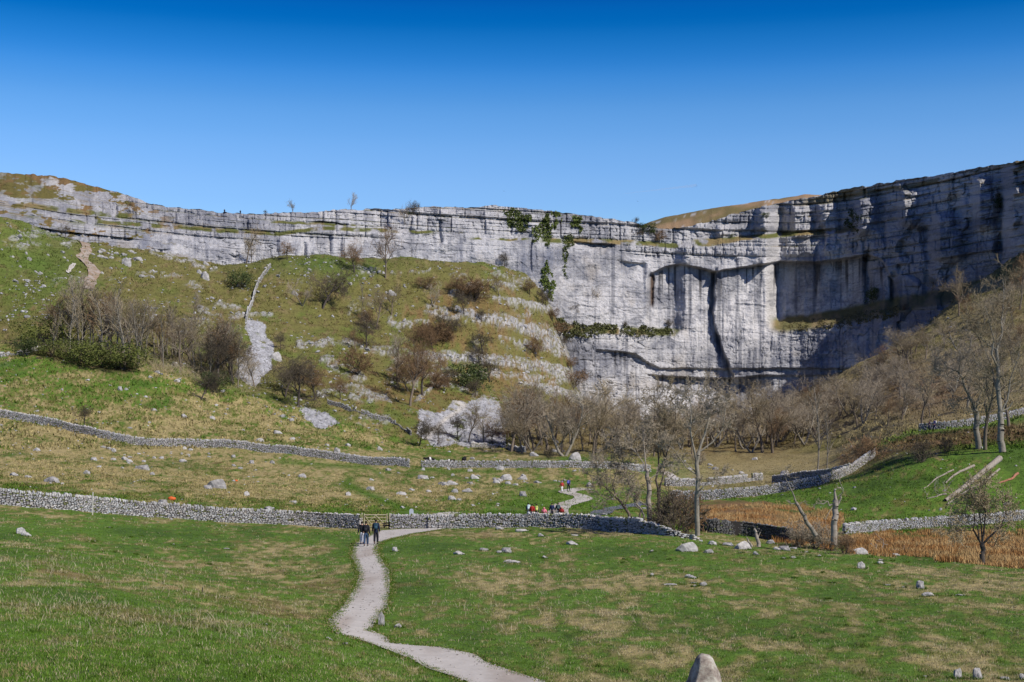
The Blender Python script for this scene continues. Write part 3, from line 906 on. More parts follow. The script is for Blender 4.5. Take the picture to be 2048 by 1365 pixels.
pl = [(1010, 1440), (930, 1365), (828, 1324), (785, 1303), (750, 1292), (707, 1277), (671, 1268), (656, 1241), (680, 1220), (713, 1174), (718, 1147), (714, 1134), (704, 1115),
      (707, 1096), (712, 1085), (735, 1073), (757, 1062), (800, 1059), (858, 1057)]
pr = [(1250, 1440), (1089, 1365), (989, 1332), (949, 1311), (890, 1297), (788, 1289), (761, 1271), (742, 1263), (753, 1241), (774, 1211), (779, 1182), (777, 1142), (766, 1126),
      (754, 1104), (756, 1093), (762, 1085), (786, 1078), (830, 1068), (870, 1062), (895, 1058)]
PXp = [place(*p)[:2] for p in pl]; PXq = [place(*p)[:2] for p in pr]
X, Y, Zp, ob = sheet("path", PXp, PXq, M_PATH, gravel, n=420, m=26, lift=.03)
tag(ob, kind='structure')
path_left = np.array(PXp); path_right = np.array(PXq)
path_poly = [(x, y) for x, y in PXp] + [(x, y) for x, y in reversed(PXq)]
for nm, pts, hw in (("path", [(1113, 1036), (1118, 1020), (1122, 1012), (1140, 1006), (1164, 1000), (1170, 996), (1152, 990), (1132, 986), (1134, 983), (1150, 980), (1175, 978)], 1.25),
                    ("path", [(870, 1034), (895, 1028), (925, 1027)], .9),
                    ("path", [(1325, 943), (1338, 950), (1352, 957), (1372, 965)], 1.1)):
    l_, r_ = ribbon(pts, hw)
    tag(sheet(nm, l_, r_, M_PATH, gravel, n=140, m=8, lift=.07)[3], kind='structure')


def soil(X, Y):
    c = lerpc(np.array([.26, .19, .13]), np.array([.34, .29, .25]), sstep(fbm(X * 1.2, Y * 1.2, 3, 162), -.2, .3))
    return c


l_, r_ = ribbon([(160, 481), (171, 491), (173, 508), (162, 516), (178, 528), (190, 543), (182, 560), (176, 580)], 1.6)
tag(sheet("footpath", l_, r_, M_PATH, soil, n=140, m=8, lift=.35, wobble=.5)[3], kind='structure')
l_, r_ = ribbon([(149, 529), (140, 540), (135, 548)], .6)
tag(sheet("footpath", l_, r_, M_PATH, gravel, n=60, m=6, lift=.35, wobble=.3)[3], kind='structure')

M_WATER, nt, b = nmat("beck_water")
b.inputs['Base Color'].default_value = (0.008, 0.028, 0.09, 1); b.inputs['Roughness'].default_value = 0.12
b.inputs['Specular IOR Level'].default_value = 0.4
wno = nt.nodes.new("ShaderNodeTexNoise"); wno.inputs['Scale'].default_value = 1.6; wno.inputs['Detail'].default_value = 3
wtc2 = nt.nodes.new("ShaderNodeTexCoord"); nt.links.new(wtc2.outputs['Object'], wno.inputs['Vector'])
wbp = nt.nodes.new("ShaderNodeBump"); wbp.inputs['Strength'].default_value = .6; wbp.inputs['Distance'].default_value = .1
nt.links.new(wno.outputs['Fac'], wbp.inputs['Height']); nt.links.new(wbp.outputs[0], b.inputs['Normal'])
l_, r_ = ribbon([(1178, 1033), (1205, 1027), (1228, 1019), (1250, 1014), (1290, 1008)], 1.1)
Xw, Yw, Zw, wob_ = sheet("water", l_, r_, M_WATER, gravel, n=90, m=8, lift=.12, wobble=.5)
tag(wob_, kind='structure')

# ============================================================ stones
ICO1 = ico(1); ICO2 = ico(2)


def boxy(v, p=.55):
    return np.sign(v) * np.abs(v) ** p


def many(tv, tf, P, S, R, nz=0.0, seed=1):
    """copies of a template: P positions, S scales (n,3), R rotation (n,3,3)"""
    n = len(P)
    V = tv[None] * 1.0
    V = np.repeat(V, n, 0)
    if nz:
        r = np.random.default_rng(seed)
        V = V * (1 + nz * r.uniform(-1, 1, (n, len(tv), 1)))
    V = V * S[:, None, :]
    V = np.einsum('nij,nvj->nvi', R, V) + P[:, None, :]
    Fc = tf[None] + (np.arange(n) * len(tv))[:, None, None]
    return V.reshape(-1, 3), Fc.reshape(-1, tf.shape[1])


def rots(n, r, tilt=.2, zr=None):
    a = r.uniform(-PI, PI, n) if zr is None else zr
    b = r.normal(0, tilt, n); c_ = r.normal(0, tilt, n)
    ca, sa = np.cos(a), np.sin(a); cb, sb = np.cos(b), np.sin(b); cc, sc = np.cos(c_), np.sin(c_)
    Rz = np.zeros((n, 3, 3)); Rz[:, 0, 0] = ca; Rz[:, 0, 1] = -sa; Rz[:, 1, 0] = sa; Rz[:, 1, 1] = ca; Rz[:, 2, 2] = 1
    Rx = np.zeros((n, 3, 3)); Rx[:, 0, 0] = 1; Rx[:, 1, 1] = cb; Rx[:, 1, 2] = -sb; Rx[:, 2, 1] = sb; Rx[:, 2, 2] = cb
    Ry = np.zeros((n, 3, 3)); Ry[:, 1, 1] = 1; Ry[:, 0, 0] = cc; Ry[:, 0, 2] = sc; Ry[:, 2, 0] = -sc; Ry[:, 2, 2] = cc
    return Rz @ Rx @ Ry


def stone_wall(name, pts, height, label, big=1.0, tops=None, thick=.5, ruin=0.0, seed=1, pale=1.0):
    r = np.random.default_rng(seed)
    P = np.array([place(*p)[:2] if len(p) == 2 else p[:2] for p in pts])
    s = np.concatenate([[0], np.cumsum(np.hypot(*np.diff(P, axis=0).T))])
    tq = np.linspace(0, s[-1], 90)
    Q = np.stack([np.interp(tq, s, P[:, 0]), np.interp(tq, s, P[:, 1])], 1)
    for _ in range(60):
        Q[1:-1] = (Q[:-2] + 2 * Q[1:-1] + Q[2:]) / 4
    P = Q
    s = np.concatenate([[0], np.cumsum(np.hypot(*np.diff(P, axis=0).T))])
    L_ = s[-1]
    ch = .15 * big
    pos, sc, zr, col, tl = [], [], [], [], []

    def at(t):
        return np.interp(t, s, P[:, 0]), np.interp(t, s, P[:, 1])
    nco = int(height / ch)
    zk = 0.0
    for k in range(nco + 1):
        cope = k == nco
        t = r.uniform(-.1, 0)
        hh = ch * (1 - .25 * k / nco) if not cope else ch * 1.25
        while t < L_:
            ln = r.uniform(.17, .42) * big * (1 - .3 * k / nco) if not cope else r.uniform(.10, .2) * big
            if tops is not None and zk > np.interp(t / L_, *tops) * height:
                t += ln; continue
            if ruin and zk > .35 * height and vnoise(np.array([t * .25]), np.array([seed * 1.0]))[0] > .5 - ruin:
                t += ln; continue
            x, y = at(t + ln / 2); x2, y2 = at(t + ln / 2 + .2)
            if x2 == x and y2 == y:
                x0, y0 = at(t + ln / 2 - .2); x2, y2 = 2 * x - x0, 2 * y - y0
            an = math.atan2(y2 - y, x2 - x)
            th = thick * (1 - .35 * k / nco)
            if not cope:
                for sgn in (-1, 1):
                    o_ = th * .27 * sgn + r.normal(0, .018)
                    pos.append((x - math.sin(an) * o_, y + math.cos(an) * o_, zk + hh / 2 + r.normal(0, .012)))
                    sc.append((ln * .49, th * .27, hh * .49 * r.uniform(.75, 1.15))); zr.append(an + r.normal(0, .12)); tl.append(.09)
                    col.append(r.uniform(.55, 1.15))
            else:
                q = r.uniform(.75, 1.45)
                pos.append((x, y, zk + hh * q * .5)); sc.append((ln * .6, th * .5, hh * .75 * q)); zr.append(an + r.normal(0, .15)); tl.append(.2)
                col.append(r.uniform(.7, 1.25))
            t += ln * .98
        zk += hh * .94
    pos = np.array(pos); sc = np.array(sc); zr = np.array(zr); col = np.array(col)
    # zk written as height; add the land
    pos[:, 2] += ground(pos[:, 0], pos[:, 1]) - .05
    n = len(pos)
    R = rots(n, r, 0, zr)
    R2 = rots(n, r, .09, np.zeros(n))
    V, Fc = many(boxy(ICO1[0], .6), ICO1[1], pos, sc, R @ R2, .10, seed)
    hue = r.normal(0, .03, n)
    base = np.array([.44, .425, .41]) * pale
    C = base[None] * col[:, None] * np.stack([1 + hue, np.ones(n), 1 - hue], 1)
    moss = r.random(n) < .10
    C[moss] = np.array([.16, .17, .07])
    C = np.repeat(C, len(ICO1[0]), 0)
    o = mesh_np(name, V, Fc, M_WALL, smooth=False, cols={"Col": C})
    tag(o, label, "stone wall", "dry stone walls of the valley")
    # near-black inner box that puts the shade of the gaps into colour
    tt = np.linspace(0, L_, max(8, int(L_ / 1.0)))
    cx, cy = np.interp(tt, s, P[:, 0]), np.interp(tt, s, P[:, 1])
    gz = ground(cx, cy)
    dx = np.gradient(cx); dy = np.gradient(cy); nn = np.hypot(dx, dy); nx, ny = -dy / nn, dx / nn
    tp = np.interp(tt / L_, *tops) if tops is not None else np.ones(len(tt))
    if ruin: tp = tp * (1 - .75 * (vnoise(tt * .25, tt * 0 + seed) > .4 - ruin))
    ht = np.maximum(.05, (height * .92) * tp)
    rows = []
    for (off, zz) in ((-thick * .36, -.3), (-thick * .24, ht - .06), (thick * .24, ht - .06), (thick * .36, -.3)):
        rows.append(np.stack([cx + nx * off, cy + ny * off, gz + zz], 1))
    mesh_np("hearting", np.array(rows).reshape(-1, 3), grid_faces(4, len(tt)), M_CORE, parent=o)
    return o


WALLS = [
    ("drystone_wall", [(-70, 1006), (0, 1011), (75, 1016), (150, 1022), (250, 1029), (342, 1036), (500, 1046), (620, 1051), (722, 1058)], 1.42,
     "long grey dry stone wall running from the left edge to the wooden gate", 1.0, None, 0, 1.0),
    ("drystone_wall", [(781, 1058), (820, 1058), (876, 1057.5)], 1.42, "short neat stretch of dry stone wall behind the sign posts", .85, None, 0, 1.0),
    ("drystone_wall", [(856, 1058), (930, 1056), (1000, 1055), (1100, 1056), (1200, 1061), (1300, 1068), (1350, 1075), (1400, 1082)], 1.32,
     "dry stone wall right of the path that tapers down to the tall pale tree", 1.05, ([0, .05, .55, .8, .9, 1], [.95, 1, 1, .75, .4, .15]), 0, 1.05),
    ("drystone_wall", [(-70, 832), (0, 837), (70, 846), (150, 864), (240, 887), (342, 893), (480, 897), (560, 906), (650, 918), (700, 925), (818, 935)], 1.45,
     "long dry stone wall crossing the straw coloured hillside above the first field", 1.35, None, 0, 1.0),
    ("drystone_wall", [(843, 936), (920, 936), (1000, 936), (1100, 936), (1190, 937), (1300, 944)], 1.35, "level dry stone wall in front of the black cattle", 1.3, None, 0, 1.0),
    ("drystone_wall", [(1340, 1001), (1402, 1000), (1472, 996), (1560, 985), (1619, 976), (1671, 961), (1700, 948), (1748, 915)], 1.5,
     "dry stone wall curving up the slope behind the first rush bed", 1.3, None, 0, .95),
    ("drystone_wall", [(1330, 972), (1405, 972), (1460, 968), (1524, 961)], 1.3, "low tumbled dry stone wall between the path bend and the far meadow", 1.35, None, .04, .95),
    ("drystone_wall", [(1545, 966), (1620, 957), (1700, 944)], 1.3, "short dry stone wall at the far meadow under the birch trunks", 1.35, None, 0, .85),
    ("drystone_wall", [(1688, 1070), (1740, 1065), (1800, 1059), (1870, 1055), (1950, 1050), (2110, 1036), (2200, 1030)], 1.3,
     "dry stone wall above the orange rush bed at the right edge", 1.1, None, 0, 1.0),
    ("drystone_wall", [(1838, 862), (1900, 858), (1960, 849), (2048, 830), (2150, 812)], 1.25, "pale dry stone wall beside the two walkers on the right hillside", 1.4, None, 0, .85),
    ("drystone_wall", [(492, 640), (500, 618), (513, 575), (525, 553), (541, 536)], 1.6, "short dry stone wall climbing straight up the hillside to the cliff foot", 1.9, None, 0, 1.05),
    ("drystone_wall", [(655, 808), (720, 828), (791, 850), (822, 871)], 1.2, "low broken dry stone wall slanting down to the scree", 1.7, None, .1, .75),
    ("drystone_wall", [(942, 895), (1003, 896), (1050, 905)], 1.2, "broken dry stone wall at the foot of the grey scree", 1.6, None, .1, 1.0),
    ("drystone_wall", [(0, 714), (40, 710), (92, 698)], 1.0, "tumbled stone wall left of the dark hedge under the copse", 1.7, None, .2, 1.0),
]
for i, (nm, pts, hh, lab, big, tops, ruin, pale) in enumerate(WALLS):
    stone_wall(nm, pts, hh, lab, big, tops, .55, ruin, 200 + i, pale)
# dark beck-side wall that drops behind the field edge
bw = [(1392, 1066), (1430, 1071), (1480, 1077), (1540, 1086), (1585, 1093)]
bP = []
for px, py in bw:
    x, y, z = place(px, py); bP.append((x * 1.03, y * 1.03))
stone_wall("drystone_wall", [(x, y, 0) for x, y in bP], 1.45, "dark shaded wall of the beck behind the pale stumps", 1.1, None, .55, 0, 260, .35)  # stones toned down, the shade on this face is put into their colour

# ---- boulders
def boulder_mesh(seed, flat=.6, sub=3, cut=7):
    v0, f0 = ico(sub)
    r = np.random.default_rng(seed)
    v = v0 * np.array([1, r.uniform(.6, .85), flat])
    for _ in range(cut):
        nrm = r.normal(0, 1, 3); nrm[2] = abs(nrm[2]); nrm /= np.linalg.norm(nrm)
        dd_ = r.uniform(.38, .62)
        ex = v @ nrm - dd_
        v = v - np.clip(ex, 0, None)[:, None] * nrm[None] * .92
    nz = fbm(v[:, 0] * 2.2 + seed, v[:, 1] * 2.2, 4, seed % 50, z=v[:, 2] * 2.2)
    v = v * (1 + .26 * nz[:, None] + .07 * fbm(v[:, 0] * 7 + seed, v[:, 1] * 7, 2, seed % 40, z=v[:, 2] * 9)[:, None])
    v[:, 2] += .04 * np.sin(v[:, 2] * 22 + seed)
    return v, f0


BPROTO = []
for i in range(9):
    vv_, ff_ = boulder_mesh(300 + i, flat=[.62, .5, .75, .45, .9, .55, .38, .7, .6][i])
    me_o = mesh_np("boulder", vv_, ff_, M_ROCK, smooth=False)
    bpy.data.objects.remove(me_o)
BM = [m_ for m_ in bpy.data.meshes if m_.name.startswith("boulder")]


def boulder(px, py, wpx_, hpx_, label, group=None, k=None, name="boulder", rz=None, sink=.15, depth=.8):
    x, y, z = place(px, py)
    o = bpy.data.objects.new(name, BM[(random.randrange(9) if k is None else k)])
    COL.objects.link(o)
    w = wpx_ * y / F / 1.75; hh = hpx_ * y / F
    o.location = (x, y + w * .3, z + hh * .22 - .02)
    o.scale = (w, w * depth, hh / .95)
    o.rotation_euler = (random.uniform(-.12, .12), random.uniform(-.12, .12), random.uniform(-.35, .35) if rz is None else rz)
    tag(o, label, "boulder", group)
    return o


# the standing stone at the lower edge
vv_, ff_ = ico(4)
v_ = vv_ * np.array([.5, .42, 1.05])
v_[:, :2] *= (1 - .36 * np.clip(v_[:, 2], -1, 1))[:, None]
v_[:, 0] += -.12 * (1.05 - v_[:, 2]) * .5 * (v_[:, 0] < 0) * 1.5
for nrm, dd_ in (((-.9, -.35, .25), .36), ((.85, -.45, .2), .42), ((0, -1, .15), .33), ((.2, -.2, .95), .86), ((-.5, -.2, .85), .80)):
    nrm = np.array(nrm); nrm = nrm / np.linalg.norm(nrm)
    v_ = v_ - np.clip(v_ @ nrm - dd_, 0, None)[:, None] * nrm * .85
v_ *= (1 + .10 * fbm(v_[:, 0] * 3, v_[:, 1] * 3, 4, 9, z=v_[:, 2] * 3))[:, None]
M_STAND, nt, b = nmat("standing_limestone")
tc_ = nt.nodes.new("ShaderNodeTexCoord"); na = nt.nodes.new("ShaderNodeTexNoise"); na.inputs['Scale'].default_value = 3.2; na.inputs['Detail'].default_value = 8; na.inputs['Roughness'].default_value = .65
nt.links.new(tc_.outputs['Object'], na.inputs['Vector'])
cr = nt.nodes.new("ShaderNodeValToRGB"); ee = cr.color_ramp.elements
ee[0].position = .30; ee[0].color = (.10, .085, .075, 1); ee[1].position = .66; ee[1].color = (.52, .49, .43, 1)
q_ = ee.new(.44); q_.color = (.26, .215, .18, 1); q_ = ee.new(.54); q_.color = (.38, .35, .29, 1)
nt.links.new(na.outputs['Fac'], cr.inputs[0]); nt.links.new(cr.outputs[0], b.inputs['Base Color'])
bp_ = nt.nodes.new("ShaderNodeBump"); bp_.inputs['Strength'].default_value = .7; bp_.inputs['Distance'].default_value = .06
nt.links.new(na.outputs['Fac'], bp_.inputs['Height']); nt.links.new(bp_.outputs[0], b.inputs['Normal'])
so = mesh_np("standing_stone", v_, ff_, M_STAND, smooth=True)
ys_ = 38.0
zs_ = float(ground(ys_ * (1408 - 1024) / F, ys_)[0])
so.location = (ys_ * (1408 - 1024) / F, ys_, zs_ + .32)
top_needed = CZ + (HOR - 1306) / F * ys_
so.scale = (1.08, .95, (top_needed - zs_ - .32) / 1.0)
tag(so, "upright pale pointed standing stone in the grass at the bottom edge", "standing stone")

BL = [  # px, py(base), width, height, label
    (1378, 1103, 48, 20, "large flat topped grey boulder right of the wall end in the near field"),
    (1420, 1107, 22, 9, "low broken rock touching the right end of the large flat topped boulder"),
    (1426, 1090, 22, 10, "small rounded pale boulder behind the gap between the two large field boulders"),
    (1487, 1099, 38, 17, "domed pale boulder right of the large flat topped boulder"),
    (1455, 1092, 26, 8, "low mossy slab left of the domed pale boulder"),
    (1513, 1111, 12, 9, "small pale stone below the domed boulder"),
    (1568, 1102, 30, 12, "flat pale boulder near the pale stumps"), (1543, 1088, 18, 9, "small pale boulder beside the foot of the beck wall"),
    (1590, 1099, 20, 7, "low pale rock right of the flat boulder near the stumps"),
    (1720, 1109, 44, 14, "long dark sided slab by the brown rotten log"), (1790, 1112, 20, 7, "small flat stone right of the brown rotten log"),
    (1722, 1138, 22, 14, "rounded pale boulder alone in the right of the near field"), (1760, 1128, 18, 8, "small stone above right of the lone rounded boulder"),
    (1840, 1178, 20, 20, "upright pale rock with a hollow in the right field"), (1860, 1192, 30, 12, "brown stained rock beside the upright pale rock"),
    (1775, 1171, 26, 4, "thin flat stone left of the upright pale rock"), (1918, 1192, 24, 5, "flat stone at the right side of the near field"),
    (1382, 1157, 22, 10, "pale pitted stone of the mid field rock cluster, rearmost"), (1408, 1172, 18, 9, "pale pitted stone of the mid field rock cluster, right end"),
    (1390, 1168, 14, 6, "small grey stone in the middle of the mid field rock cluster"), (1345, 1171, 40, 6, "low slab of the mid field rock cluster, left end"),
    (1915, 1358, 28, 22, "jagged grey rock of the pair at the lower right"), (1955, 1359, 20, 28, "tall jagged grey rock of the pair at the lower right"),
    (1850, 1356, 12, 8, "small stone left of the jagged rocks at the lower right"), (2010, 1360, 24, 8, "low stone right of the jagged rocks at the lower right"), (2044, 1360, 16, 18, "grey rock cut by the right edge at the bottom"),
    (789, 1104, 14, 12, "small bright stone on the grass just right of the path by the walkers"),
    (797, 1256, 18, 10, "low pale stone right of the upright path stone"),
    (658, 1281, 13, 9, "left of the two small white stones by the path bend"), (692, 1291, 14, 10, "right of the two small white stones by the path bend"),
    (533, 1252, 11, 9, "small white stone in the grass left of the path bend"), (572, 1254, 18, 5, "flat pale stone left of the path bend"),
    (455, 1099, 18, 5, "flat stone in the left part of the near field"), (38, 1068, 26, 13, "pale stone under the wall at the left edge, upper of the pair"),
    (52, 1073, 18, 12, "pale stone under the wall at the left edge, lower of the pair"),
    (967, 1102, 28, 8, "dark mossy rock in the field below the wall, left of a pair"), (1012, 1106, 26, 13, "grey rock in the field below the wall, right of a pair"), (998, 1107, 14, 7, "small rock touching the grey rock below the wall"),
    (1024, 1126, 30, 8, "long flat pale slab below the grey field rock"), (915, 1110, 26, 10, "pinkish low rock at the edge of the straw patch"),
    (1083, 1074, 13, 8, "small dark sided stone under the wall right of the path"), (1142, 1090, 30, 10, "flat pale rock in the green grass below the wall"), (1149, 1072, 24, 4, "thin slab close under the wall"),
    (1040, 1064, 36, 8, "pale slab leaning on the wall foot"), (1002, 1059, 20, 6, "small slab at the foot of the wall"),
    # middle fields
    (437, 977, 42, 20, "large grey boulder in the field between the two long walls"), (414, 978, 22, 9, "low rock touching the left side of the large grey field boulder"),
    (104, 966, 38, 20, "big pale boulder near the left edge above the first wall"), (54, 956, 20, 7, "low pale rock right of the left edge above the first wall"), (25, 952, 20, 9, "pale rock nearest the left edge above the first wall"),
    (125, 970, 10, 5, "small stone right of the big pale boulder"), (173, 948, 18, 9, "small rounded boulder right of the big pale boulder"), (287, 940, 32, 15, "grey dark based boulder in the middle of the straw field"), (305, 950, 12, 6, "small stone under the grey dark based boulder"),
    (327, 1009, 22, 15, "boulder leaning on the back of the first wall beside the orange bundle"), (605, 955, 20, 8, "pale boulder in the straw field left of the green track"), (492, 992, 16, 9, "pale rock right of the large grey field boulder"),
    (588, 1006, 18, 7, "pale rock just above the first wall near its middle"), (535, 1020, 26, 9, "bleached rock heaped on the back of the first wall"),
    (845, 958, 30, 9, "dark sided rock on the slope below the gap in the far wall"), (905, 970, 20, 10, "grey rock in the rough field left of the wood"), (937, 985, 28, 10, "long grey rock in the middle of the rough field"),
    (1015, 960, 26, 12, "pale rock near the head of the winding path"), (1045, 993, 18, 12, "angular boulder with dark left side beside the winding path"), (918, 1002, 13, 6, "small stone above the walkers' wall"), (800, 990, 26, 6, "low pale slab in the rough field"), (856, 985, 14, 7, "small rock left of the long grey rock"),
    (1178, 974, 16, 12, "leaning grey boulder at the edge of the beck trees"), (1152, 920, 26, 16, "large pale boulder under the wood by the cattle field"), (674, 906, 18, 13, "angular boulder behind the far wall, left of a pair"), (695, 893, 14, 8, "grey boulder behind the far wall, right of a pair"), (760, 901, 10, 9, "small boulder right of the pair behind the far wall"),
    (553, 868, 22, 9, "flat grey boulder on the lower spur"), (520, 883, 18, 7, "pale flat stone on the lower spur above the far wall"), (487, 862, 9, 6, "small stone on the spur left of the flat grey boulder"),
    (366, 835, 15, 9, "pale rounded boulder on the straw spur"), (306, 822, 15, 7, "pale stone on the straw spur left of the rounded one"), (423, 838, 14, 6, "white stone on the spur right of the rounded one"), (239, 781, 12, 10, "tilted white stone on the straw spur below the copse"),
    (124, 781, 6, 5, "small white stone on the green brow at the left"), (315, 747, 15, 9, "white boulder at the lower edge of the copse"), (301, 756, 8, 5, "white stone under the boulder at the copse edge"), (355, 764, 14, 6, "grey stone at the lower right edge of the copse"),
    (552, 720, 26, 17, "dark shadowed crag block beside the narrow scree"), (1482 + 0, 948, 14, 7, "small stone at the edge of the far meadow"),
    (1432, 941, 16, 8, "grey boulder in the far meadow left of the birches"), (1573, 952, 26, 13, "pale rounded heap of rock behind the far wall end"), (1512, 920, 14, 8, "pale stone at the back of the far meadow"),
    # left hill
    (57, 520, 12, 6, "white boulder high on the left green slope, left of the stone path"), (80, 550, 14, 8, "white boulder below the one left of the stone path"), (52, 508, 6, 6, "small white stone above the boulders left of the stone path"),
    (86, 575, 13, 8, "tilted white boulder above the copse at left"), (135, 523, 6, 4, "small white stone beside the side path"), (130, 558, 10, 5, "flat white stone under the side path"),
    (203, 516, 20, 9, "large white boulder right of the stone path"), (222, 517, 14, 6, "white boulder touching the one right of the stone path"), (250, 530, 24, 14, "big white block in the fall of rocks under the left cliff"),
    (275, 521, 26, 11, "pale block high in the fall of rocks under the left cliff"), (245, 512, 16, 8, "small block on top of the fall of rocks"), (282, 555, 18, 8, "white block low in the fall of rocks"), (304, 556, 12, 6, "white block lowest in the fall of rocks"),
    (410, 560, 22, 20, "large white leaning block on the slope below the cliff"), (398, 548, 14, 10, "smaller white block above the large leaning block"), (412, 530, 10, 8, "small white block under the cliff above the leaning block"),
    (785, 592, 15, 14, "square white block on the upper slope right of the tall tree"), (755, 574, 14, 8, "white block below the foot of the tall upper slope tree"), (701, 570, 12, 8, "white block left of the tall upper slope tree"), (677, 552, 8, 8, "white stone beside the low thorn on the upper slope"),
    (590, 590, 12, 10, "white block left of the spreading thorn on the upper slope"), (766, 548, 7, 7, "white stone against the tall upper slope tree"), (808, 575, 8, 5, "small white stone right of the square block"),
]
for (px, py, w_, h_, lab) in BL:
    boulder(px, py, w_, h_, lab)
# the upright stone at the path side
o = boulder(761, 1252, 17, 27, "upright grey stone standing at the right edge of the path bend", k=4, name="marker_stone", sink=0)
o['category'] = "standing stone"

# more boulders: one object each, placed in the drifts where the photograph has them
DR = [
    ("pale limestone rock in the drift below the far wall", [(160, 905), (250, 912), (330, 925)], 18, 34, 9, 14, "rocks in the drift below the far wall, left half"),
    ("pale limestone rock in the line under the level of the far wall", [(340, 905), (470, 918), (560, 930)], 12, 22, 6, 12, "rocks in the drift below the far wall, right half"),
    ("grey rock scattered in the rough field before the winding path", [(700, 975), (850, 980), (960, 975), (1050, 965)], 22, 26, 16, 16, "rocks scattered in the rough field"),
    ("weathered rock in the rough ground under the cattle wall", [(760, 950), (900, 952), (1180, 965)], 12, 12, 6, 14, "rocks under the cattle wall"),
    ("white block of the rock fall below the left cliff", [(190, 500), (250, 525), (300, 520)], 20, 14, 16, 12, "blocks fallen below the left cliff"),
    ("white block scattered on the slope above the copse", [(60, 600), (50, 570), (100, 530)], 18, 50, 40, 7, "blocks on the slope at the far left"),
    ("white block strewn on the green slope right of the copse", [(330, 590), (420, 620), (470, 600)], 20, 60, 25, 8, "blocks on the slope right of the copse"),
    ("white block on the upper slope under the long cliff", [(580, 560), (720, 570), (860, 560)], 22, 60, 30, 7, "blocks on the upper slope"),
    ("stone in the row along the beck side field edge", [(1500, 1100), (1600, 1108), (1700, 1118)], 10, 40, 6, 12, "stones along the field edge"),
    ("small stone lying in the near right hand field", [(1250, 1120), (1500, 1150), (1900, 1170)], 14, 120, 22, 9, "small stones in the near field"),
    ("small stone lying in the near left hand field", [(100, 1060), (300, 1090), (560, 1120)], 8, 90, 14, 7, "small stones in the near left field"),
    ("boulder under the trees at the foot of the cove", [(950, 905), (1150, 918), (1400, 935)], 12, 40, 7, 13, "boulders under the cove trees"),
]
r5 = np.random.default_rng(55)
for (lab, pts, n, jx, jy, wm_, grp) in DR:
    for i in range(n):
        t = r5.random() * (len(pts) - 1); a = int(t); f_ = t - a
        px = pts[a][0] * (1 - f_) + pts[a + 1][0] * f_ + r5.normal(0, jx); py = pts[a][1] * (1 - f_) + pts[a + 1][1] * f_ + r5.normal(0, jy)
        if px < 3 or px > 2045: continue
        s_ = wm_ * r5.uniform(.45, 1.35)
        boulder(px, py, s_, s_ * r5.uniform(.35, .65), lab, grp)

# the countless small stones
def scatter(n, pxr, pyr, dens, seed):
    r = np.random.default_rng(seed)
    i = r.integers(0, NR - 8, n * 6); j = np.searchsorted(cpx, r.uniform(pxr[0], pxr[1], n * 6))
    py = GPY[i, j]; ok = (py > pyr[0]) & (py < pyr[1])
    # even in the picture: weight by row height
    dr = np.abs(GPY[np.minimum(i + 1, NR - 1), j] - GPY[i, j])
    ok &= r.random(len(i)) < np.clip(dr / 2.5, 0, 1)
    i, j, = i[ok], j[ok]
    dn = dens(GPX[i, j], GPY[i, j], i, j)
    ok = r.random(len(i)) < dn
    i, j = i[ok][:n], j[ok][:n]
    Yp = GY[i, j] + r.uniform(0, 1, len(i)) * (GY[np.minimum(i + 1, NR - 1), j] - GY[i, j])
    Xp = Yp * (colA[j] + r.uniform(-.5, .5, len(i)) * 1.6 / F)
    return Xp, Yp, ground(Xp, Yp), i, j


def dens_st(px, py, i, j):
    n = fbm(px * .02, py * .03, 3, 171)
    d_ = .10 + .9 * sstep(n, .1, .5)
    d_ = np.where(GY[i, j] > 330, d_, d_ * .35 * (GY[i, j] > 118))
    d_ = np.maximum(d_, rock[i, j]); d_ = np.maximum(d_, scree[i, j] * .9)
    d_ = np.where((px > 1180) & (GY[i, j] > 300), d_ * .15, d_)
    d_ = np.where(rush[i, j] > .1, 0, d_)
    return d_


Xs, Ys, Zs, ii, jj = scatter(9500, (-40, 2080), (420, 1055), dens_st, 61)
r6 = np.random.default_rng(62)
n = len(Xs)
S = np.exp(r6.normal(-1.75, .5, n)) * np.clip(Ys / 300, .35, 1.5)
S = np.clip(S, .04, .75) * np.where(scree[ii, jj] > .5, .55, 1)
Xs2, Ys2, Zs2, i2_, j2_ = scatter(6500, (450, 1020), (630, 900), lambda px, py, i, j: scree[i, j], 64)
S2 = r6.uniform(.07, .3, len(Xs2))
Xs = np.concatenate([Xs, Xs2]); Ys = np.concatenate([Ys, Ys2]); Zs = np.concatenate([Zs, Zs2]); S = np.concatenate([S, S2]); n = len(Xs)
V, Fc = many(boxy(ICO1[0], .8), ICO1[1], np.stack([Xs, Ys, Zs + S * .15], 1), np.stack([S * r6.uniform(.8, 1.5, n), S * r6.uniform(.7, 1.2, n), S * r6.uniform(.4, .8, n)], 1), rots(n, r6, .3), .22, 63)
Cc = np.array([.40, .39, .385])[None] * r6.uniform(.6, 1.2, (n, 1))
tag(mesh_np("loose_stones", V, Fc, M_WALL, cols={"Col": np.repeat(Cc, len(ICO1[0]), 0)}), "small loose limestones strewn over the hillsides", kind='stuff')
# rubble under the near wall

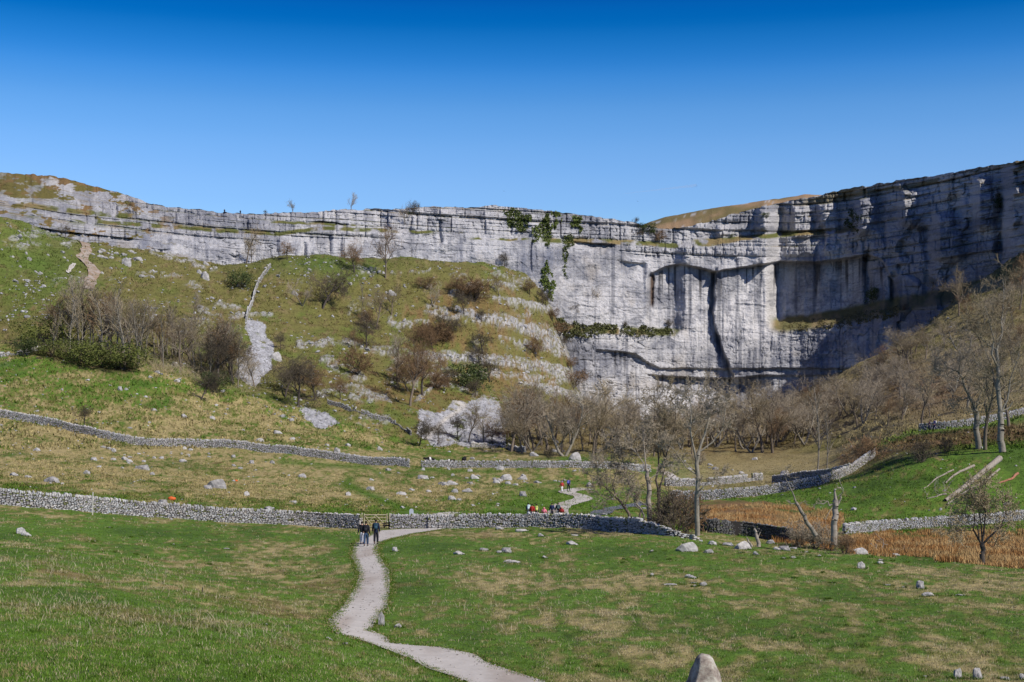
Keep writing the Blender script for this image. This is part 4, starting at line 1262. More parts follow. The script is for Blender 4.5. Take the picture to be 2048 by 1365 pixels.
# ============================================================ grass and rushes
def blades(name, X, Y, Zg, hgt, wid, C, k, label, seed, lean=.35, spread=.06):
    """k thin blades in each tuft, one mesh"""
    r = np.random.default_rng(seed)
    n = len(X); N = n * k
    bx = np.repeat(X, k) + r.normal(0, spread, N); by = np.repeat(Y, k) + r.normal(0, spread, N); bz = np.repeat(Zg, k) - .02
    hh = np.repeat(hgt, k) * r.uniform(.5, 1.25, N); ww = np.repeat(wid, k) * r.uniform(.6, 1.3, N)
    an = r.uniform(0, 2 * PI, N); la = r.uniform(0, 2 * PI, N); lm = np.abs(r.normal(0, lean, N)) * hh
    dx, dy = np.cos(an) * ww / 2, np.sin(an) * ww / 2
    mx, my = np.cos(la) * lm, np.sin(la) * lm
    v = np.empty((N, 5, 3))
    v[:, 0] = np.stack([bx - dx, by - dy, bz], 1); v[:, 1] = np.stack([bx + dx, by + dy, bz], 1)
    v[:, 2] = np.stack([bx + dx * .8 + mx * .4, by + dy * .8 + my * .4, bz + hh * .55], 1)
    v[:, 3] = np.stack([bx - dx * .8 + mx * .4, by - dy * .8 + my * .4, bz + hh * .55], 1)
    v[:, 4] = np.stack([bx + mx, by + my, bz + hh], 1)
    b0 = np.arange(N)[:, None] * 5
    tri = np.concatenate([b0 + [0, 1, 2], b0 + [0, 2, 3], b0 + [3, 2, 4]], 0)
    Cb = np.repeat(C, k, 0) * r.uniform(.72, 1.3, (N, 1))
    o = mesh_np(name, v.reshape(-1, 3), tri, M_BLADE, cols={"Col": np.repeat(np.clip(Cb, 0, 1), 5, 0)})
    return tag(o, label, kind='stuff')


def rand_ground(n, y0, y1, seed, a0=-.385, a1=.385):
    r = np.random.default_rng(seed)
    u = r.random(n)
    Yr = 1 / ((1 - u) / y0 + u / y1)      # even in the picture
    ar = r.uniform(a0, a1, n)
    Xr = Yr * ar
    return Xr, Yr, r


def sample_grid(A, X, Y):
    c_ = np.clip(np.interp(X / Y, colA, np.arange(len(colA))).round().astype(int), 0, len(colA) - 1)
    out = np.zeros((len(X),) + A.shape[2:])
    for s in range(0, len(X), 20000):
        cc = c_[s:s + 20000]
        k = np.clip((GY[:, cc] <= Y[None, s:s + 20000]).sum(0) - 1, 0, NR - 2)
        out[s:s + 20000] = A[k, cc]
    return out


def on_path(X, Y):
    return in_poly(X, Y, path_poly)


Xr, Yr, r7 = rand_ground(120000, 22, 135, 71)
ok = ~on_path(Xr, Yr)
Xr, Yr = Xr[ok], Yr[ok]
Ca = sample_grid(Gcol, Xr, Yr); Ra = sample_grid(rush, Xr, Yr)
ok = Ra < .3
Xr, Yr, Ca = Xr[ok], Yr[ok], Ca[ok]
dryness = np.clip((Ca[:, 0] - .08) / .2, 0, 1)
isdry = r7.random(len(Xr)) < (.08 + .6 * dryness)
Cg = np.where(isdry[:, None], lerpc(straw * .95, np.array([.36, .33, .22]), r7.random(len(Xr))), Ca * .45 + green * .6 * r7.uniform(.6, 1.3, (len(Xr), 1)))
hg = np.where(isdry, r7.uniform(.03, .11, len(Xr)), r7.uniform(.03, .075, len(Xr))) * (.75 + Yr / 130)
wg = .004 + .00026 * Yr
blades("grass", Xr, Yr, ground(Xr, Yr), hg, wg, Cg, 7, "short spring grass with dry stalks in the near field", 72, lean=.6, spread=.13)
# turf creeping over the path edges
for e_i, edge in enumerate((path_left, path_right)):
    s_ = np.concatenate([[0], np.cumsum(np.hypot(*np.diff(edge, axis=0).T))])
    rr_ = np.random.default_rng(700 + e_i)
    t_ = rr_.uniform(0, s_[-1], 5200)
    jit_ = .07
    ex = np.interp(t_, s_, edge[:, 0]) + rr_.normal(0, .13, 5200); ey = np.interp(t_, s_, edge[:, 1]) + rr_.normal(0, .13, 5200)
    ce = lerpc(green * .8, straw * .8, (rr_.random(5200) < .25) * 1.0)
    blades("grass", ex, ey, ground(ex, ey) + .03, rr_.uniform(.03, .075, 5200), .006 + .0003 * ey, ce, 5, "turf creeping over the %s edge of the path" % ("left", "right")[e_i], 710 + e_i, lean=.6, spread=.08)
# tussocks, and longer grass round the boulders
Xr, Yr, r7 = rand_ground(1500, 24, 128, 173)
ok = (~on_path(Xr, Yr)) & (sample_grid(rush, Xr, Yr) < .3) & (fbm(Xr * .09, Yr * .06, 3, 174) > -.1)
Xr, Yr = Xr[ok], Yr[ok]
Ct = lerpc(green * .55, straw * .85, (r7.random(len(Xr)) < .45) * r7.uniform(.5, 1, len(Xr)))
blades("tussocks", Xr, Yr, ground(Xr, Yr), r7.uniform(.07, .17, len(Xr)), .006 + .00022 * Yr, Ct, 30, "tussocks of longer grass dotted over the near field", 175, lean=.75, spread=.11)
bx_, by_ = [], []
for o_ in bpy.data.objects:
    if o_.name.startswith(("boulder", "standing_stone", "marker_stone")) and o_.location.y < 135:
        w_r = o_.scale.x * (.75 if o_.name.startswith("standing") else .95)
        for q_ in range(26):
            an_ = random.uniform(PI, 2 * PI) if random.random() < .8 else random.uniform(0, PI)
            bx_.append(o_.location.x + math.cos(an_) * w_r * random.uniform(.9, 1.15)); by_.append(o_.location.y + math.sin(an_) * w_r * .8 * random.uniform(.9, 1.2))
bx_ = np.array(bx_); by_ = np.array(by_)
blades("grass", bx_, by_, ground(bx_, by_), np.random.default_rng(5).uniform(.06, .15, len(bx_)), .006 + .0002 * by_, np.repeat(green[None] * .65, len(bx_), 0), 7, "longer grass growing round the field boulders", 176, lean=.6, spread=.06)
# grit and small stones on the path
rr_ = np.random.default_rng(720)
kk = rr_.integers(0, 417, 1500); tt_ = np.clip(np.where(rr_.random(1500) < .6, rr_.normal(0, .04, 1500) % 1.0, rr_.random(1500)), 0, 1)


def along(P, k_):
    s_ = np.concatenate([[0], np.cumsum(np.hypot(*np.diff(P, axis=0).T))]); t_ = k_ / 417 * s_[-1]
    return np.stack([np.interp(t_, s_, P[:, 0]), np.interp(t_, s_, P[:, 1])], 1)


Pg = along(path_left, kk) * (1 - tt_[:, None]) + along(path_right, kk) * tt_[:, None]
Sg = rr_.uniform(.012, .05, 1500)
V, Fc = many(boxy(ICO1[0], .8), ICO1[1], np.stack([Pg[:, 0], Pg[:, 1], ground(Pg[:, 0], Pg[:, 1]) + .035], 1), np.stack([Sg * 1.3, Sg, Sg * .6], 1), rots(1500, rr_, .2), .15, 721)
tag(mesh_np("gravel", V, Fc, M_WALL, cols={"Col": np.repeat(np.array([.36, .33, .30])[None] * rr_.uniform(.5, 1.2, (1500, 1)), len(ICO1[0]), 0)}), "grit and small stones on the gravel path", kind='stuff')
# taller dead stalks
Xr, Yr, r7 = rand_ground(5200, 24, 100, 73)
nn_ = fbm(Xr * .1, Yr * .07, 3, 74)
ok = (~on_path(Xr, Yr)) & (r7.random(len(Xr)) < sstep(nn_, -.1, .35)) & (sample_grid(rush, Xr, Yr) < .3)
Xr, Yr = Xr[ok], Yr[ok]
Cs = lerpc(np.array([.42, .37, .25]), np.array([.30, .25, .17]), r7.random(len(Xr)))
blades("dead_stalks", Xr, Yr, ground(Xr, Yr), r7.uniform(.10, .34, len(Xr)), .005 + .00016 * Yr, Cs, 4, "pale dead stalks standing in the near field", 75, lean=.9, spread=.22)
# coarse grass of the middle fields and the spurs
Xr, Yr, r7 = rand_ground(70000, 133, 330, 76)
Ca = sample_grid(Gcol, Xr, Yr); Ra = sample_grid(rush, Xr, Yr)
ok = (Ra < .3) & (fbm(Xr * .35, Yr * .25, 3, 77) > -.25)
Xr, Yr, Ca = Xr[ok], Yr[ok], Ca[ok]
blades("coarse_grass", Xr, Yr, ground(Xr, Yr), r7.uniform(.10, .26, len(Xr)), np.full(len(Xr), .09), Ca * r7.uniform(.7, 1.25, (len(Xr), 1)), 4, "coarse tussocky grass of the fields behind the walls", 78, lean=.7, spread=.3)
# hill grass and heath on the steep slopes
Xh, Yh, Zh, ih, jh = scatter(30000, (-40, 2090), (440, 900), lambda px, py, i, j: np.where((rock[i, j] > .3) | (scree[i, j] > .3), 0, np.where(fbm(px * .05, py * .08, 3, 81) > -.2, .9, .25)), 79)
r7 = np.random.default_rng(80)
Ch = Gcol[ih, jh] * r7.uniform(.5, 1.25, (len(Xh), 1))
blades("hill_grass", Xh, Yh, Zh, r7.uniform(.2, .6, len(Xh)), np.full(len(Xh), .22), Ch, 4, "rough grass and heath covering the hillsides", 82, lean=.8, spread=.5)
# rushes
Xr, Yr, r7 = rand_ground(60000, 84, 185, 83, .10, .40)
Ra = sample_grid(rush, Xr, Yr)
ok = (Ra > .4) & (fbm(Xr * .3, Yr * .3, 3, 84) > -.22)
Xr, Yr = Xr[ok], Yr[ok]
Cr = lerpc(np.array([.36, .185, .065]), np.array([.48, .33, .15]), sstep(fbm(Xr * .25, Yr * .25, 3, 85) + r7.normal(0, .25, len(Xr)), -.4, .5))
blades("rushes", Xr, Yr, ground(Xr, Yr), r7.uniform(.2, .5, len(Xr)) * (1 + .4 * fbm(Xr * .5, Yr * .5, 2, 87)), np.full(len(Xr), .045), Cr, 7, "orange brown rush bed along the beck", 86, lean=.4, spread=.12)

# ============================================================ trees
def frusta(P0, P1, R0, R1, sides=3):
    P0 = np.array(P0); P1 = np.array(P1); R0 = np.array(R0); R1 = np.array(R1)
    D = P1 - P0; D /= np.linalg.norm(D, axis=1, keepdims=True) + 1e-9
    ref = np.where(np.abs(D[:, 2:3]) > .9, np.array([[1., 0, 0]]), np.array([[0, 0, 1.]]))
    U = np.cross(D, ref); U /= np.linalg.norm(U, axis=1, keepdims=True) + 1e-9
    Vv = np.cross(D, U)
    n = len(P0)
    a = np.arange(sides) * 2 * PI / sides
    ring = np.cos(a)[None, :, None] * U[:, None, :] + np.sin(a)[None, :, None] * Vv[:, None, :]
    v0 = P0[:, None, :] + ring * R0[:, None, None]; v1 = P1[:, None, :] + ring * R1[:, None, None]
    V = np.concatenate([v0, v1], 1).reshape(-1, 3)
    b = np.arange(n)[:, None] * (2 * sides)
    fs = []
    for s in range(sides):
        t = (s + 1) % sides
        fs.append(b + np.array([[s, t, sides + t, sides + s]]))
    return V, np.concatenate(fs, 0)


class Tree:
    def __init__(self, seed):
        self.r = np.random.default_rng(seed)
        self.T = ([], [], [], [])      # trunk and limbs
        self.C = ([], [], [], [])      # crown twigs

    def seg(self, lim, a, b, ra, rb):
        S = self.T if lim else self.C
        S[0].append(a); S[1].append(b); S[2].append(ra); S[3].append(rb)

    def grow(self, p, d, length, rad, lvl, maxl, kids, up=.12, wig=.22, lim=2, ratio=.62, ang=(25, 55), lo=.3, rmin=.009):
        r = self.r
        ns = 6 if lvl <= 1 else (4 if lvl < maxl else 2)
        pts = [np.array(p, float)]; dirs = []
        d = np.array(d, float); d /= np.linalg.norm(d)
        for i in range(ns):
            d = d + r.normal(0, wig * (1 if lvl else .5), 3) + np.array([0, 0, up])
            d /= np.linalg.norm(d)
            pts.append(pts[-1] + d * length / ns); dirs.append(d.copy())
        taper = .35 if lvl < maxl else .5
        rr = [max(rmin, rad * (1 - (1 - taper) * i / ns)) for i in range(ns + 1)]
        for i in range(ns):
            self.seg(lvl < lim, pts[i], pts[i + 1], rr[i], rr[i + 1])
        if lvl >= maxl:
            return pts
        nk = kids[lvl]
        for k in range(nk):
            t = lo + (1 - lo) * (k + r.random()) / nk if lvl == 0 else .25 + .75 * (k + r.random()) / nk
            t = min(t, .999)
            i = int(t * ns); f = t * ns - i
            q = pts[i] * (1 - f) + pts[i + 1] * f
            dd = dirs[i]
            u = np.cross(dd, r.normal(0, 1, 3)); u /= np.linalg.norm(u) + 1e-9
            an = math.radians(r.uniform(*ang))
            nd = dd * math.cos(an) + u * math.sin(an)
            self.grow(q, nd, length * ratio * r.uniform(.65, 1.15) * (1.15 - .45 * t if lvl == 0 else 1), max(rmin, rr[i] * .55), lvl + 1, maxl, kids, up, wig, lim, ratio, ang, lo, rmin)
        return pts

    def limb(self, pts, r0, r1, maxl, kids, start=.3, n=8, L_=2.0, **kw):
        """a drawn limb with side branches"""
        r = self.r
        pts = [np.array(p, float) for p in pts]
        m_ = len(pts) - 1
        # refine
        sub = []
        for i in range(m_):
            for k in range(3):
                f = k / 3
                sub.append(pts[i] * (1 - f) + pts[i + 1] * f + (r.normal(0, r0 * .18, 3) if (i or k) else 0))
        sub.append(pts[-1]); ns = len(sub) - 1
        for i in range(ns):
            a = r0 + (r1 - r0) * i / ns; b = r0 + (r1 - r0) * (i + 1) / ns
            self.seg(True, sub[i], sub[i + 1], a, b)
        for k in range(n):
            t = start + (1 - start) * (k + r.random()) / n
            t = min(t, .995)
            i = int(t * ns); f = t * ns - i
            q = sub[i] * (1 - f) + sub[i + 1] * f
            dd = sub[i + 1] - sub[i]; dd /= np.linalg.norm(dd) + 1e-9
            u = np.cross(dd, r.normal(0, 1, 3)); u /= np.linalg.norm(u)
            an = math.radians(r.uniform(25, 65))
            self.grow(q, dd * math.cos(an) + u * math.sin(an), L_ * r.uniform(.6, 1.2) * (1.2 - .5 * t), max(.012, (r0 + (r1 - r0) * t) * .45), 1, maxl, kids, **kw)

    def build(self, name, mt, mc, root=None, label=None, sides=6):
        root = root or empty(name)
        V, Fc = frusta(*self.T, sides=sides)
        mesh_np("trunk", V, Fc, mt, parent=root, smooth=True)
        if len(self.C[0]):
            V, Fc = frusta(*self.C, sides=3)
            mesh_np("crown", V, Fc, mc, parent=root)
        return root


def leafballs(centers, rads, n, size, seed, squash=.8):
    r = np.random.default_rng(seed)
    out = []
    for c0, R0 in zip(centers, rads):
        d = r.normal(0, 1, (n, 3)); d /= np.linalg.norm(d, axis=1, keepdims=True)
        q = R0 * r.uniform(.35, 1.05, (n, 1)) ** .6
        out.append(np.array(c0)[None] + d * q * np.array([1, 1, squash]))
    P = np.concatenate(out); N = len(P)
    a = r.normal(0, 1, (N, 3)); a /= np.linalg.norm(a, axis=1, keepdims=True)
    b_ = np.cross(a, r.normal(0, 1, (N, 3))); b_ /= np.linalg.norm(b_, axis=1, keepdims=True)
    s = size * r.uniform(.5, 1.4, (N, 1))
    V = np.stack([P - a * s, P + b_ * s * .6, P + a * s, P - b_ * s * .6], 1).reshape(-1, 3)
    return V, (np.arange(N)[:, None] * 4 + np.arange(4)[None])


PROTO = {}


def proto(key, h, builder):
    PROTO[key] = (builder, h)


def t_ash(seed, h, mt=None, mc=None, kids=(8, 6, 5, 4), rmin=.012, name="bare_tree", lo=.3, ang=(22, 52), ratio=.55, up=.10, trunkr=.022, wig=.2, multi=1, maxl=4):
    T = Tree(seed)
    for q in range(multi):
        d = np.array([0, 0, 1.]) if multi == 1 else np.array([math.cos(q * 2.4 + seed), math.sin(q * 2.4 + seed), 2.2])
        T.grow((0, 0, -.3), d, h * .78 * (1 if q == 0 else .85), h * trunkr, 0, maxl, kids, lo=lo, ang=ang, ratio=ratio, up=up, rmin=rmin, wig=wig)
    return T


TALL = []   # (mesh pair list, natural height)
def make_proto(name, T, mt, mc, extra=None):
    root = T.build(name, mt, mc)
    zmax = max(max(v.co.z for v in c.data.vertices) for c in root.children)
    xs = [v.co.x for c in root.children for v in c.data.vertices]
    if extra: extra(root)
    ch = list(root.children)
    ent = dict(root=root, h=zmax, w=max(xs) - min(xs), used=False)
    return ent


def put(ent, px, py, hpx_, label, cat="tree", group=None, name=None, rz=None, wscale=1.0, lean=0.0):
    x, y, z = place(px, py)
    if not ent['used']:
        root = ent['root']; ent['used'] = True
    else:
        root = copy_tree(ent['root'])
    if name: root.name = name
    H = hpx_ * y / F
    s = H / ent['h']
    root.location = (x, y, z - .05)
    wv = random.uniform(.82, 1.3) if group else 1.0
    root.scale = (s * wscale * wv, s * wscale * wv, s)
    root.rotation_euler = (0, lean, random.uniform(0, 6.28) if rz is None else rz)
    root.rotation_euler.x = random.uniform(-.09, .09)
    for k_ in ('label', 'category', 'group'):
        if k_ in root: del root[k_]
    tag(root, label, cat, group)
    return root


P_ash = [make_proto("bare_tree", t_ash(400 + i, 14, rmin=.014, kids=(11, 7, 5, 4)), M_BARK, [M_TWIG, M_TWIGG, M_TWIGB][i % 3]) for i in range(5)]
P_sil = [make_proto("bare_tree", t_ash(420 + i, 12, rmin=.013, multi=2, kids=(7, 6, 5, 4), lo=.25, wig=.26), M_BARKP, M_TWIGG) for i in range(3)]
P_thorn = [make_proto("thorn_tree", t_ash(440 + i, 6, rmin=.013, kids=(8, 6, 6, 5), lo=.3, ang=(35, 75), ratio=.66, up=.03, trunkr=.028, wig=.32), M_BARKD, M_TWIGD if i else M_TWIGB) for i in range(3)]
P_pole = [make_proto("slim_tree", t_ash(460 + i, 12, rmin=.013, kids=(22, 6, 5), lo=.28, ang=(18, 48), ratio=.26, up=.14, trunkr=.009, wig=.1, maxl=3), M_BARKP, M_TWIG) for i in range(4)]
P_bush = [make_proto("bush", t_ash(480 + i, 3, rmin=.012, multi=7, kids=(6, 5, 4), lo=.1, ang=(20, 60), ratio=.6, up=.06, trunkr=.012, wig=.3, maxl=3), M_BARKD, [M_TWIGB, M_TWIGD, M_TWIGG][i]) for i in range(3)]


def leafy(seed, nb, R_, mat, nm="evergreen_bush"):
    T = t_ash(seed, 3, rmin=.012, multi=4, kids=(5, 4, 3), lo=.15, maxl=3, trunkr=.014)
    root = empty(nm)
    V, Fc = frusta(*T.T, sides=5); mesh_np("trunk", V, Fc, M_BARKD, parent=root, smooth=True)
    r = np.random.default_rng(seed)
    cs = [(r.normal(0, R_ * .75), r.normal(0, R_ * .5), r.uniform(.5, 2.3)) for _ in range(nb)]
    V, Fc = leafballs(cs, r.uniform(.55, 1.15, nb), 190, .085, seed)
    mesh_np("crown", V, Fc, mat, parent=root)
    return dict(root=root, h=3.0, w=3, used=False)


M_OLIVE = plain("olive_leaf", (.10, .115, .025), var=.5, scale=2.0, rnd=.25)
P_leaf = [leafy(500, 13, 1.3, M_LEAFD), leafy(501, 13, 1.8, M_OLIVE)]
PSRC = [e_['root'] for L_ in (P_ash, P_sil, P_thorn, P_pole, P_bush, P_leaf) for e_ in L_]

# ---- the trees by the beck, each drawn on its own
def sk(px, py, Yd, dy=0.0):
    return np.array([(px - W_ / 2) / F * (Yd + dy), Yd + dy, CZ + (HOR - py) / F * (Yd + dy)])


def drawn(name, Yd, limbs, mt, mc, label, seed, cat="tree", base=None, rmin=.013, **kw):
    T = Tree(seed)
    b0 = sk(*limbs[0][0][0], Yd)
    for (pts, r0, r1, n, L_, dep) in limbs:
        P3 = [sk(x_, y_, Yd, dep * i / max(1, len(pts) - 1)) - b0 for i, (x_, y_) in enumerate(pts)]
        T.limb(P3, r0, r1, kw.get('maxl', 4), kw.get('kids', (0, 5, 4, 4)), n=int(n * 1.3) if n > 4 else n, L_=L_ * 1.15, start=kw.get('start', .35), rmin=rmin, up=kw.get('up', .05), wig=kw.get('wig', .25), lim=kw.get('lim', 2))
    root = T.build(name, mt, mc, sides=8)
    root.location = b0
    tag(root, label, cat)
    return root


def ydist(px, py, ymin=20):
    return place(px, py, ymin)[1]


Yt = 114.0
drawn("bare_tree", Yt, [
    ([(1395, 1072), (1393, 1010), (1396, 970), (1394, 930), (1397, 905)], .20, .15, 2, .8, 0),
    ([(1397, 905), (1408, 870), (1418, 840), (1412, 810), (1420, 780)], .11, .02, 10, 1.5, .8),
    ([(1396, 935), (1388, 900), (1380, 860), (1384, 820), (1376, 785)], .10, .02, 10, 1.4, -.6),
    ([(1397, 905), (1425, 885), (1445, 860), (1450, 820), (1458, 790)], .075, .015, 9, 1.3, .3),
    ([(1394, 950), (1372, 935), (1352, 905), (1340, 890)], .06, .012, 7, 1.1, -.4),
    ([(1397, 985), (1415, 965), (1432, 955), (1444, 945)], .05, .01, 5, .8, -.2),
    ([(1392, 945), (1370, 925), (1345, 925), (1325, 930)], .045, .01, 5, .8, .6)],
    M_BARKP, M_TWIGG, "tall straight pale barked tree standing at the end of the near wall", 601)
Yt = 124.0
drawn("bare_tree", Yt, [
    ([(1300, 1052), (1297, 1010), (1298, 980), (1294, 955), (1293, 940)], .24, .16, 2, .5, 0),
    ([(1293, 940), (1286, 925), (1272, 905), (1262, 890)], .06, .012, 7, 1.2, .3),
    ([(1297, 960), (1308, 952), (1318, 948), (1330, 940)], .05, .01, 5, .9, .2),
    ([(1293, 940), (1290, 915), (1287, 880), (1284, 850)], .07, .012, 8, 1.3, .2)],
    M_LOG, M_TWIGG, "thick broken topped pale trunk behind the near wall's low end", 602)
drawn("bare_tree", 128.0, [
    ([(1320, 1050), (1318, 1010), (1317, 985), (1317, 990 - 8)], .17, .14, 1, .5, 0),
    ([(1317, 985), (1312, 960), (1318, 930), (1316, 895), (1306, 860), (1310, 810), (1306, 775)], .10, .015, 14, 1.4, .4),
    ([(1317, 985), (1324, 960), (1330, 920), (1340, 885), (1350, 850), (1352, 800)], .09, .015, 14, 1.4, -.4),
    ([(1330, 920), (1322, 890), (1330, 850), (1328, 815), (1338, 770)], .05, .012, 9, 1.2, .2)],
    M_BARKD, M_TWIG, "dark forked tree rising close behind the thick broken trunk", 603)
drawn("bare_tree", 125.0, [
    ([(1264, 1040), (1252, 1020), (1243, 1005), (1232, 995)], .15, .10, 2, 1.0, 0),
    ([(1232, 995), (1225, 970), (1235, 940), (1240, 915), (1230, 880)], .07, .01, 10, 1.5, .4),
    ([(1243, 1005), (1222, 985), (1205, 970), (1195, 945), (1192, 920)], .06, .01, 10, 1.4, -.3),
    ([(1238, 1000), (1215, 1000), (1200, 990), (1185, 975)], .05, .01, 7, 1.1, -.6),
    ([(1278, 1038), (1283, 1020), (1272, 1008), (1276, 990), (1262, 975), (1250, 955), (1247, 925), (1240, 890)], .10, .012, 12, 1.5, .2)],
    M_BARK, M_TWIGG, "low leaning silvery tree sprawling left over the beck", 604)
drawn("bare_tree", 122.5, [
    ([(1284, 1046), (1288, 1032), (1280, 1015), (1272, 1008), (1278, 1002), (1290, 1010), (1298, 1016)], .09, .05, 3, .5, 0),
    ([(1282, 1020), (1270, 1012), (1268, 1000), (1256, 985), (1250, 968)], .05, .01, 7, 1.0, .1)],
    M_BARKP, M_TWIGG, "small twisted pale trunk that loops against the thick broken trunk", 605)
drawn("dead_snag", 101.5, [
    ([(1632, 1072), (1616, 1048), (1604, 1025), (1592, 1005)], .17, .11, 1, .3, 0),
    ([(1592, 1005), (1586, 988), (1580, 975), (1572, 960), (1566, 940)], .06, .01, 4, .8, .1),
    ([(1594, 1008), (1584, 1008), (1576, 1004)], .05, .02, 2, .3, 0),
    ([(1600, 1008), (1606, 1004), (1612, 1002)], .03, .01, 2, .3, 0)],
    M_BARKP, M_TWIGG, "leaning dead snag with a forked tip above the grey thicket", 606, kids=(0, 3, 2, 2))
drawn("dead_snag", 101.0, [
    ([(1668, 1090), (1668, 1050), (1671, 1020), (1672, 1000)], .24, .20, 1, .3, 0),
    ([(1672, 1002), (1670, 990), (1669, 978)], .13, .05, 0, .3, 0),
    ([(1674, 1010), (1681, 1000), (1681, 990)], .10, .03, 1, .3, -.1),
    ([(1668, 1008), (1658, 1012), (1655, 1002), (1648, 1008), (1636, 1008), (1622, 1010)], .06, .01, 4, .5, -.2),
    ([(1674, 995), (1686, 985), (1686, 978), (1678, 960), (1674, 940)], .03, .008, 4, .5, .1),
    ([(1665, 1015), (1656, 1028), (1651, 1042)], .03, .01, 1, .3, -.3)],
    M_LOG, M_TWIGG, "thick shattered dead trunk standing in the right of the grey thicket", 607, kids=(0, 3, 2, 2))
drawn("bare_tree", 96.0, [
    ([(1966, 1138), (1965, 1110), (1964, 1088)], .19, .16, 0, .5, 0),
    ([(1964, 1088), (1956, 1078), (1946, 1060), (1950, 1040), (1944, 1010), (1935, 985)], .075, .012, 12, 1.25, .3),
    ([(1964, 1090), (1968, 1060), (1971, 1030), (1968, 1000), (1972, 965)], .08, .012, 12, 1.25, .2),
    ([(1966, 1088), (1982, 1072), (2000, 1055), (2010, 1035), (2012, 1015), (2004, 1005)], .08, .012, 11, 1.2, -.3),
    ([(1960, 1085), (1955, 1050), (1940, 1055), (1925, 1058), (1910, 1065), (1885, 1070)], .05, .010, 9, 1.0, -.4),
    ([(1964, 1090), (1962, 1050), (1958, 1020), (1955, 980)], .06, .012, 10, 1.2, .5),
    ([(1972, 1082), (1985, 1095), (1992, 1085), (2002, 1060)], .03, .01, 5, .8, .2)],
    M_BARKD, M_TWIG, "round crowned dark bare tree forking low in front of the rush bed", 608, kids=(0, 4, 4, 3))
# stumps
for (bx, by, Yd, lm, lab, sd) in (
    (0, 0, 99, [([(1517, 1094), (1515, 1078), (1512, 1066), (1508, 1058)], .15, .07, 0, .3, 0), ([(1516, 1075), (1521, 1064)], .05, .02, 0, .3, 0)], "upright pale broken stump by the dark beck wall", 610),
    (0, 0, 99, [([(1504, 1094), (1497, 1084), (1493, 1076)], .09, .04, 0, .3, 0)], "short leaning pale stump left of the upright broken stump", 611)):
    T = Tree(sd)
    b0 = sk(*lm[0][0][0], Yd)
    for (pts, r0, r1, n_, L_, dep) in lm:
        T.limb([sk(x_, y_, Yd) - b0 for x_, y_ in pts], r0, r1, 2, (0, 2, 2), n=n_, L_=L_)
    V, Fc = frusta(*T.T, sides=8)
    o = mesh_np("tree_stump", V, Fc, M_LOG, smooth=True); o.location = b0
    tag(o, lab, "tree stump")

# ---- the big trees of the right bank
Yb = ydist(2003, 905)
drawn("bare_tree", Yb, [
    ([(2005, 905), (2001, 870), (2000, 850), (1998, 820), (1998, 780), (1996, 735), (1993, 700)], .50, .22, 3, 2.0, 0),
    ([(1993, 700), (2004, 670), (2003, 640), (2008, 600), (2006, 560)], .16, .03, 14, 3.0, 1),
    ([(1996, 735), (1984, 710), (1988, 680), (1980, 650), (1970, 610)], .15, .03, 14, 3.0, -1),
    ([(1998, 800), (1990, 770), (1985, 740), (1970, 700)], .12, .03, 10, 2.6, 1),
    ([(1999, 830), (2015, 800), (2020, 760), (2035, 720), (2040, 690)], .14, .03, 12, 2.8, -1),
    ([(1993, 700), (1975, 690), (1960, 670), (1950, 640)], .10, .02, 9, 2.4, .5)],
    M_BARKP, M_TWIG, "tallest pale trunked tree on the right bank above the fallen log", 620, rmin=.014, kids=(0, 4, 4, 4))
Yb2 = ydist(1955, 898)
drawn("bare_tree", Yb2, [
    ([(1958, 900), (1953, 860), (1952, 830), (1948, 812)], .45, .32, 2, 2.0, 0),
    ([(1948, 812), (1940, 795), (1930, 775), (1924, 755), (1915, 742), (1895, 736), (1882, 720)], .22, .03, 16, 2.8, -1),
    ([(1938, 795), (1925, 800), (1915, 802)], .09, .02, 5, 1.6, .5),
    ([(1950, 820), (1960, 790), (1972, 765), (1975, 730)], .13, .02, 10, 2.6, 1)],
    M_BARKP, M_TWIGG, "ivy clad thick tree on the right bank reaching left with a crooked limb", 621, rmin=.014, kids=(0, 4, 4, 4))
for i, (px, py, top, lab) in enumerate([(1970, 900, 700, "slender tree between the two largest trees of the right bank"),
                                        (2018, 855, 660, "dark tree just right of the tallest pale trunked tree"),
                                        (2040, 620, 500, "tree at the right edge high under the cliff"),
                                        (1918, 632, 520, "bare tree alone on the brow under the right cliff"),
                                        (2010, 640, 560, "pale trunk leaning on the upper right brow"),
                                        (1843, 850, 725, "forked dark tree behind the two walkers on the right hillside")]):
    put(P_ash[i % 5], px, py, py - top, lab)
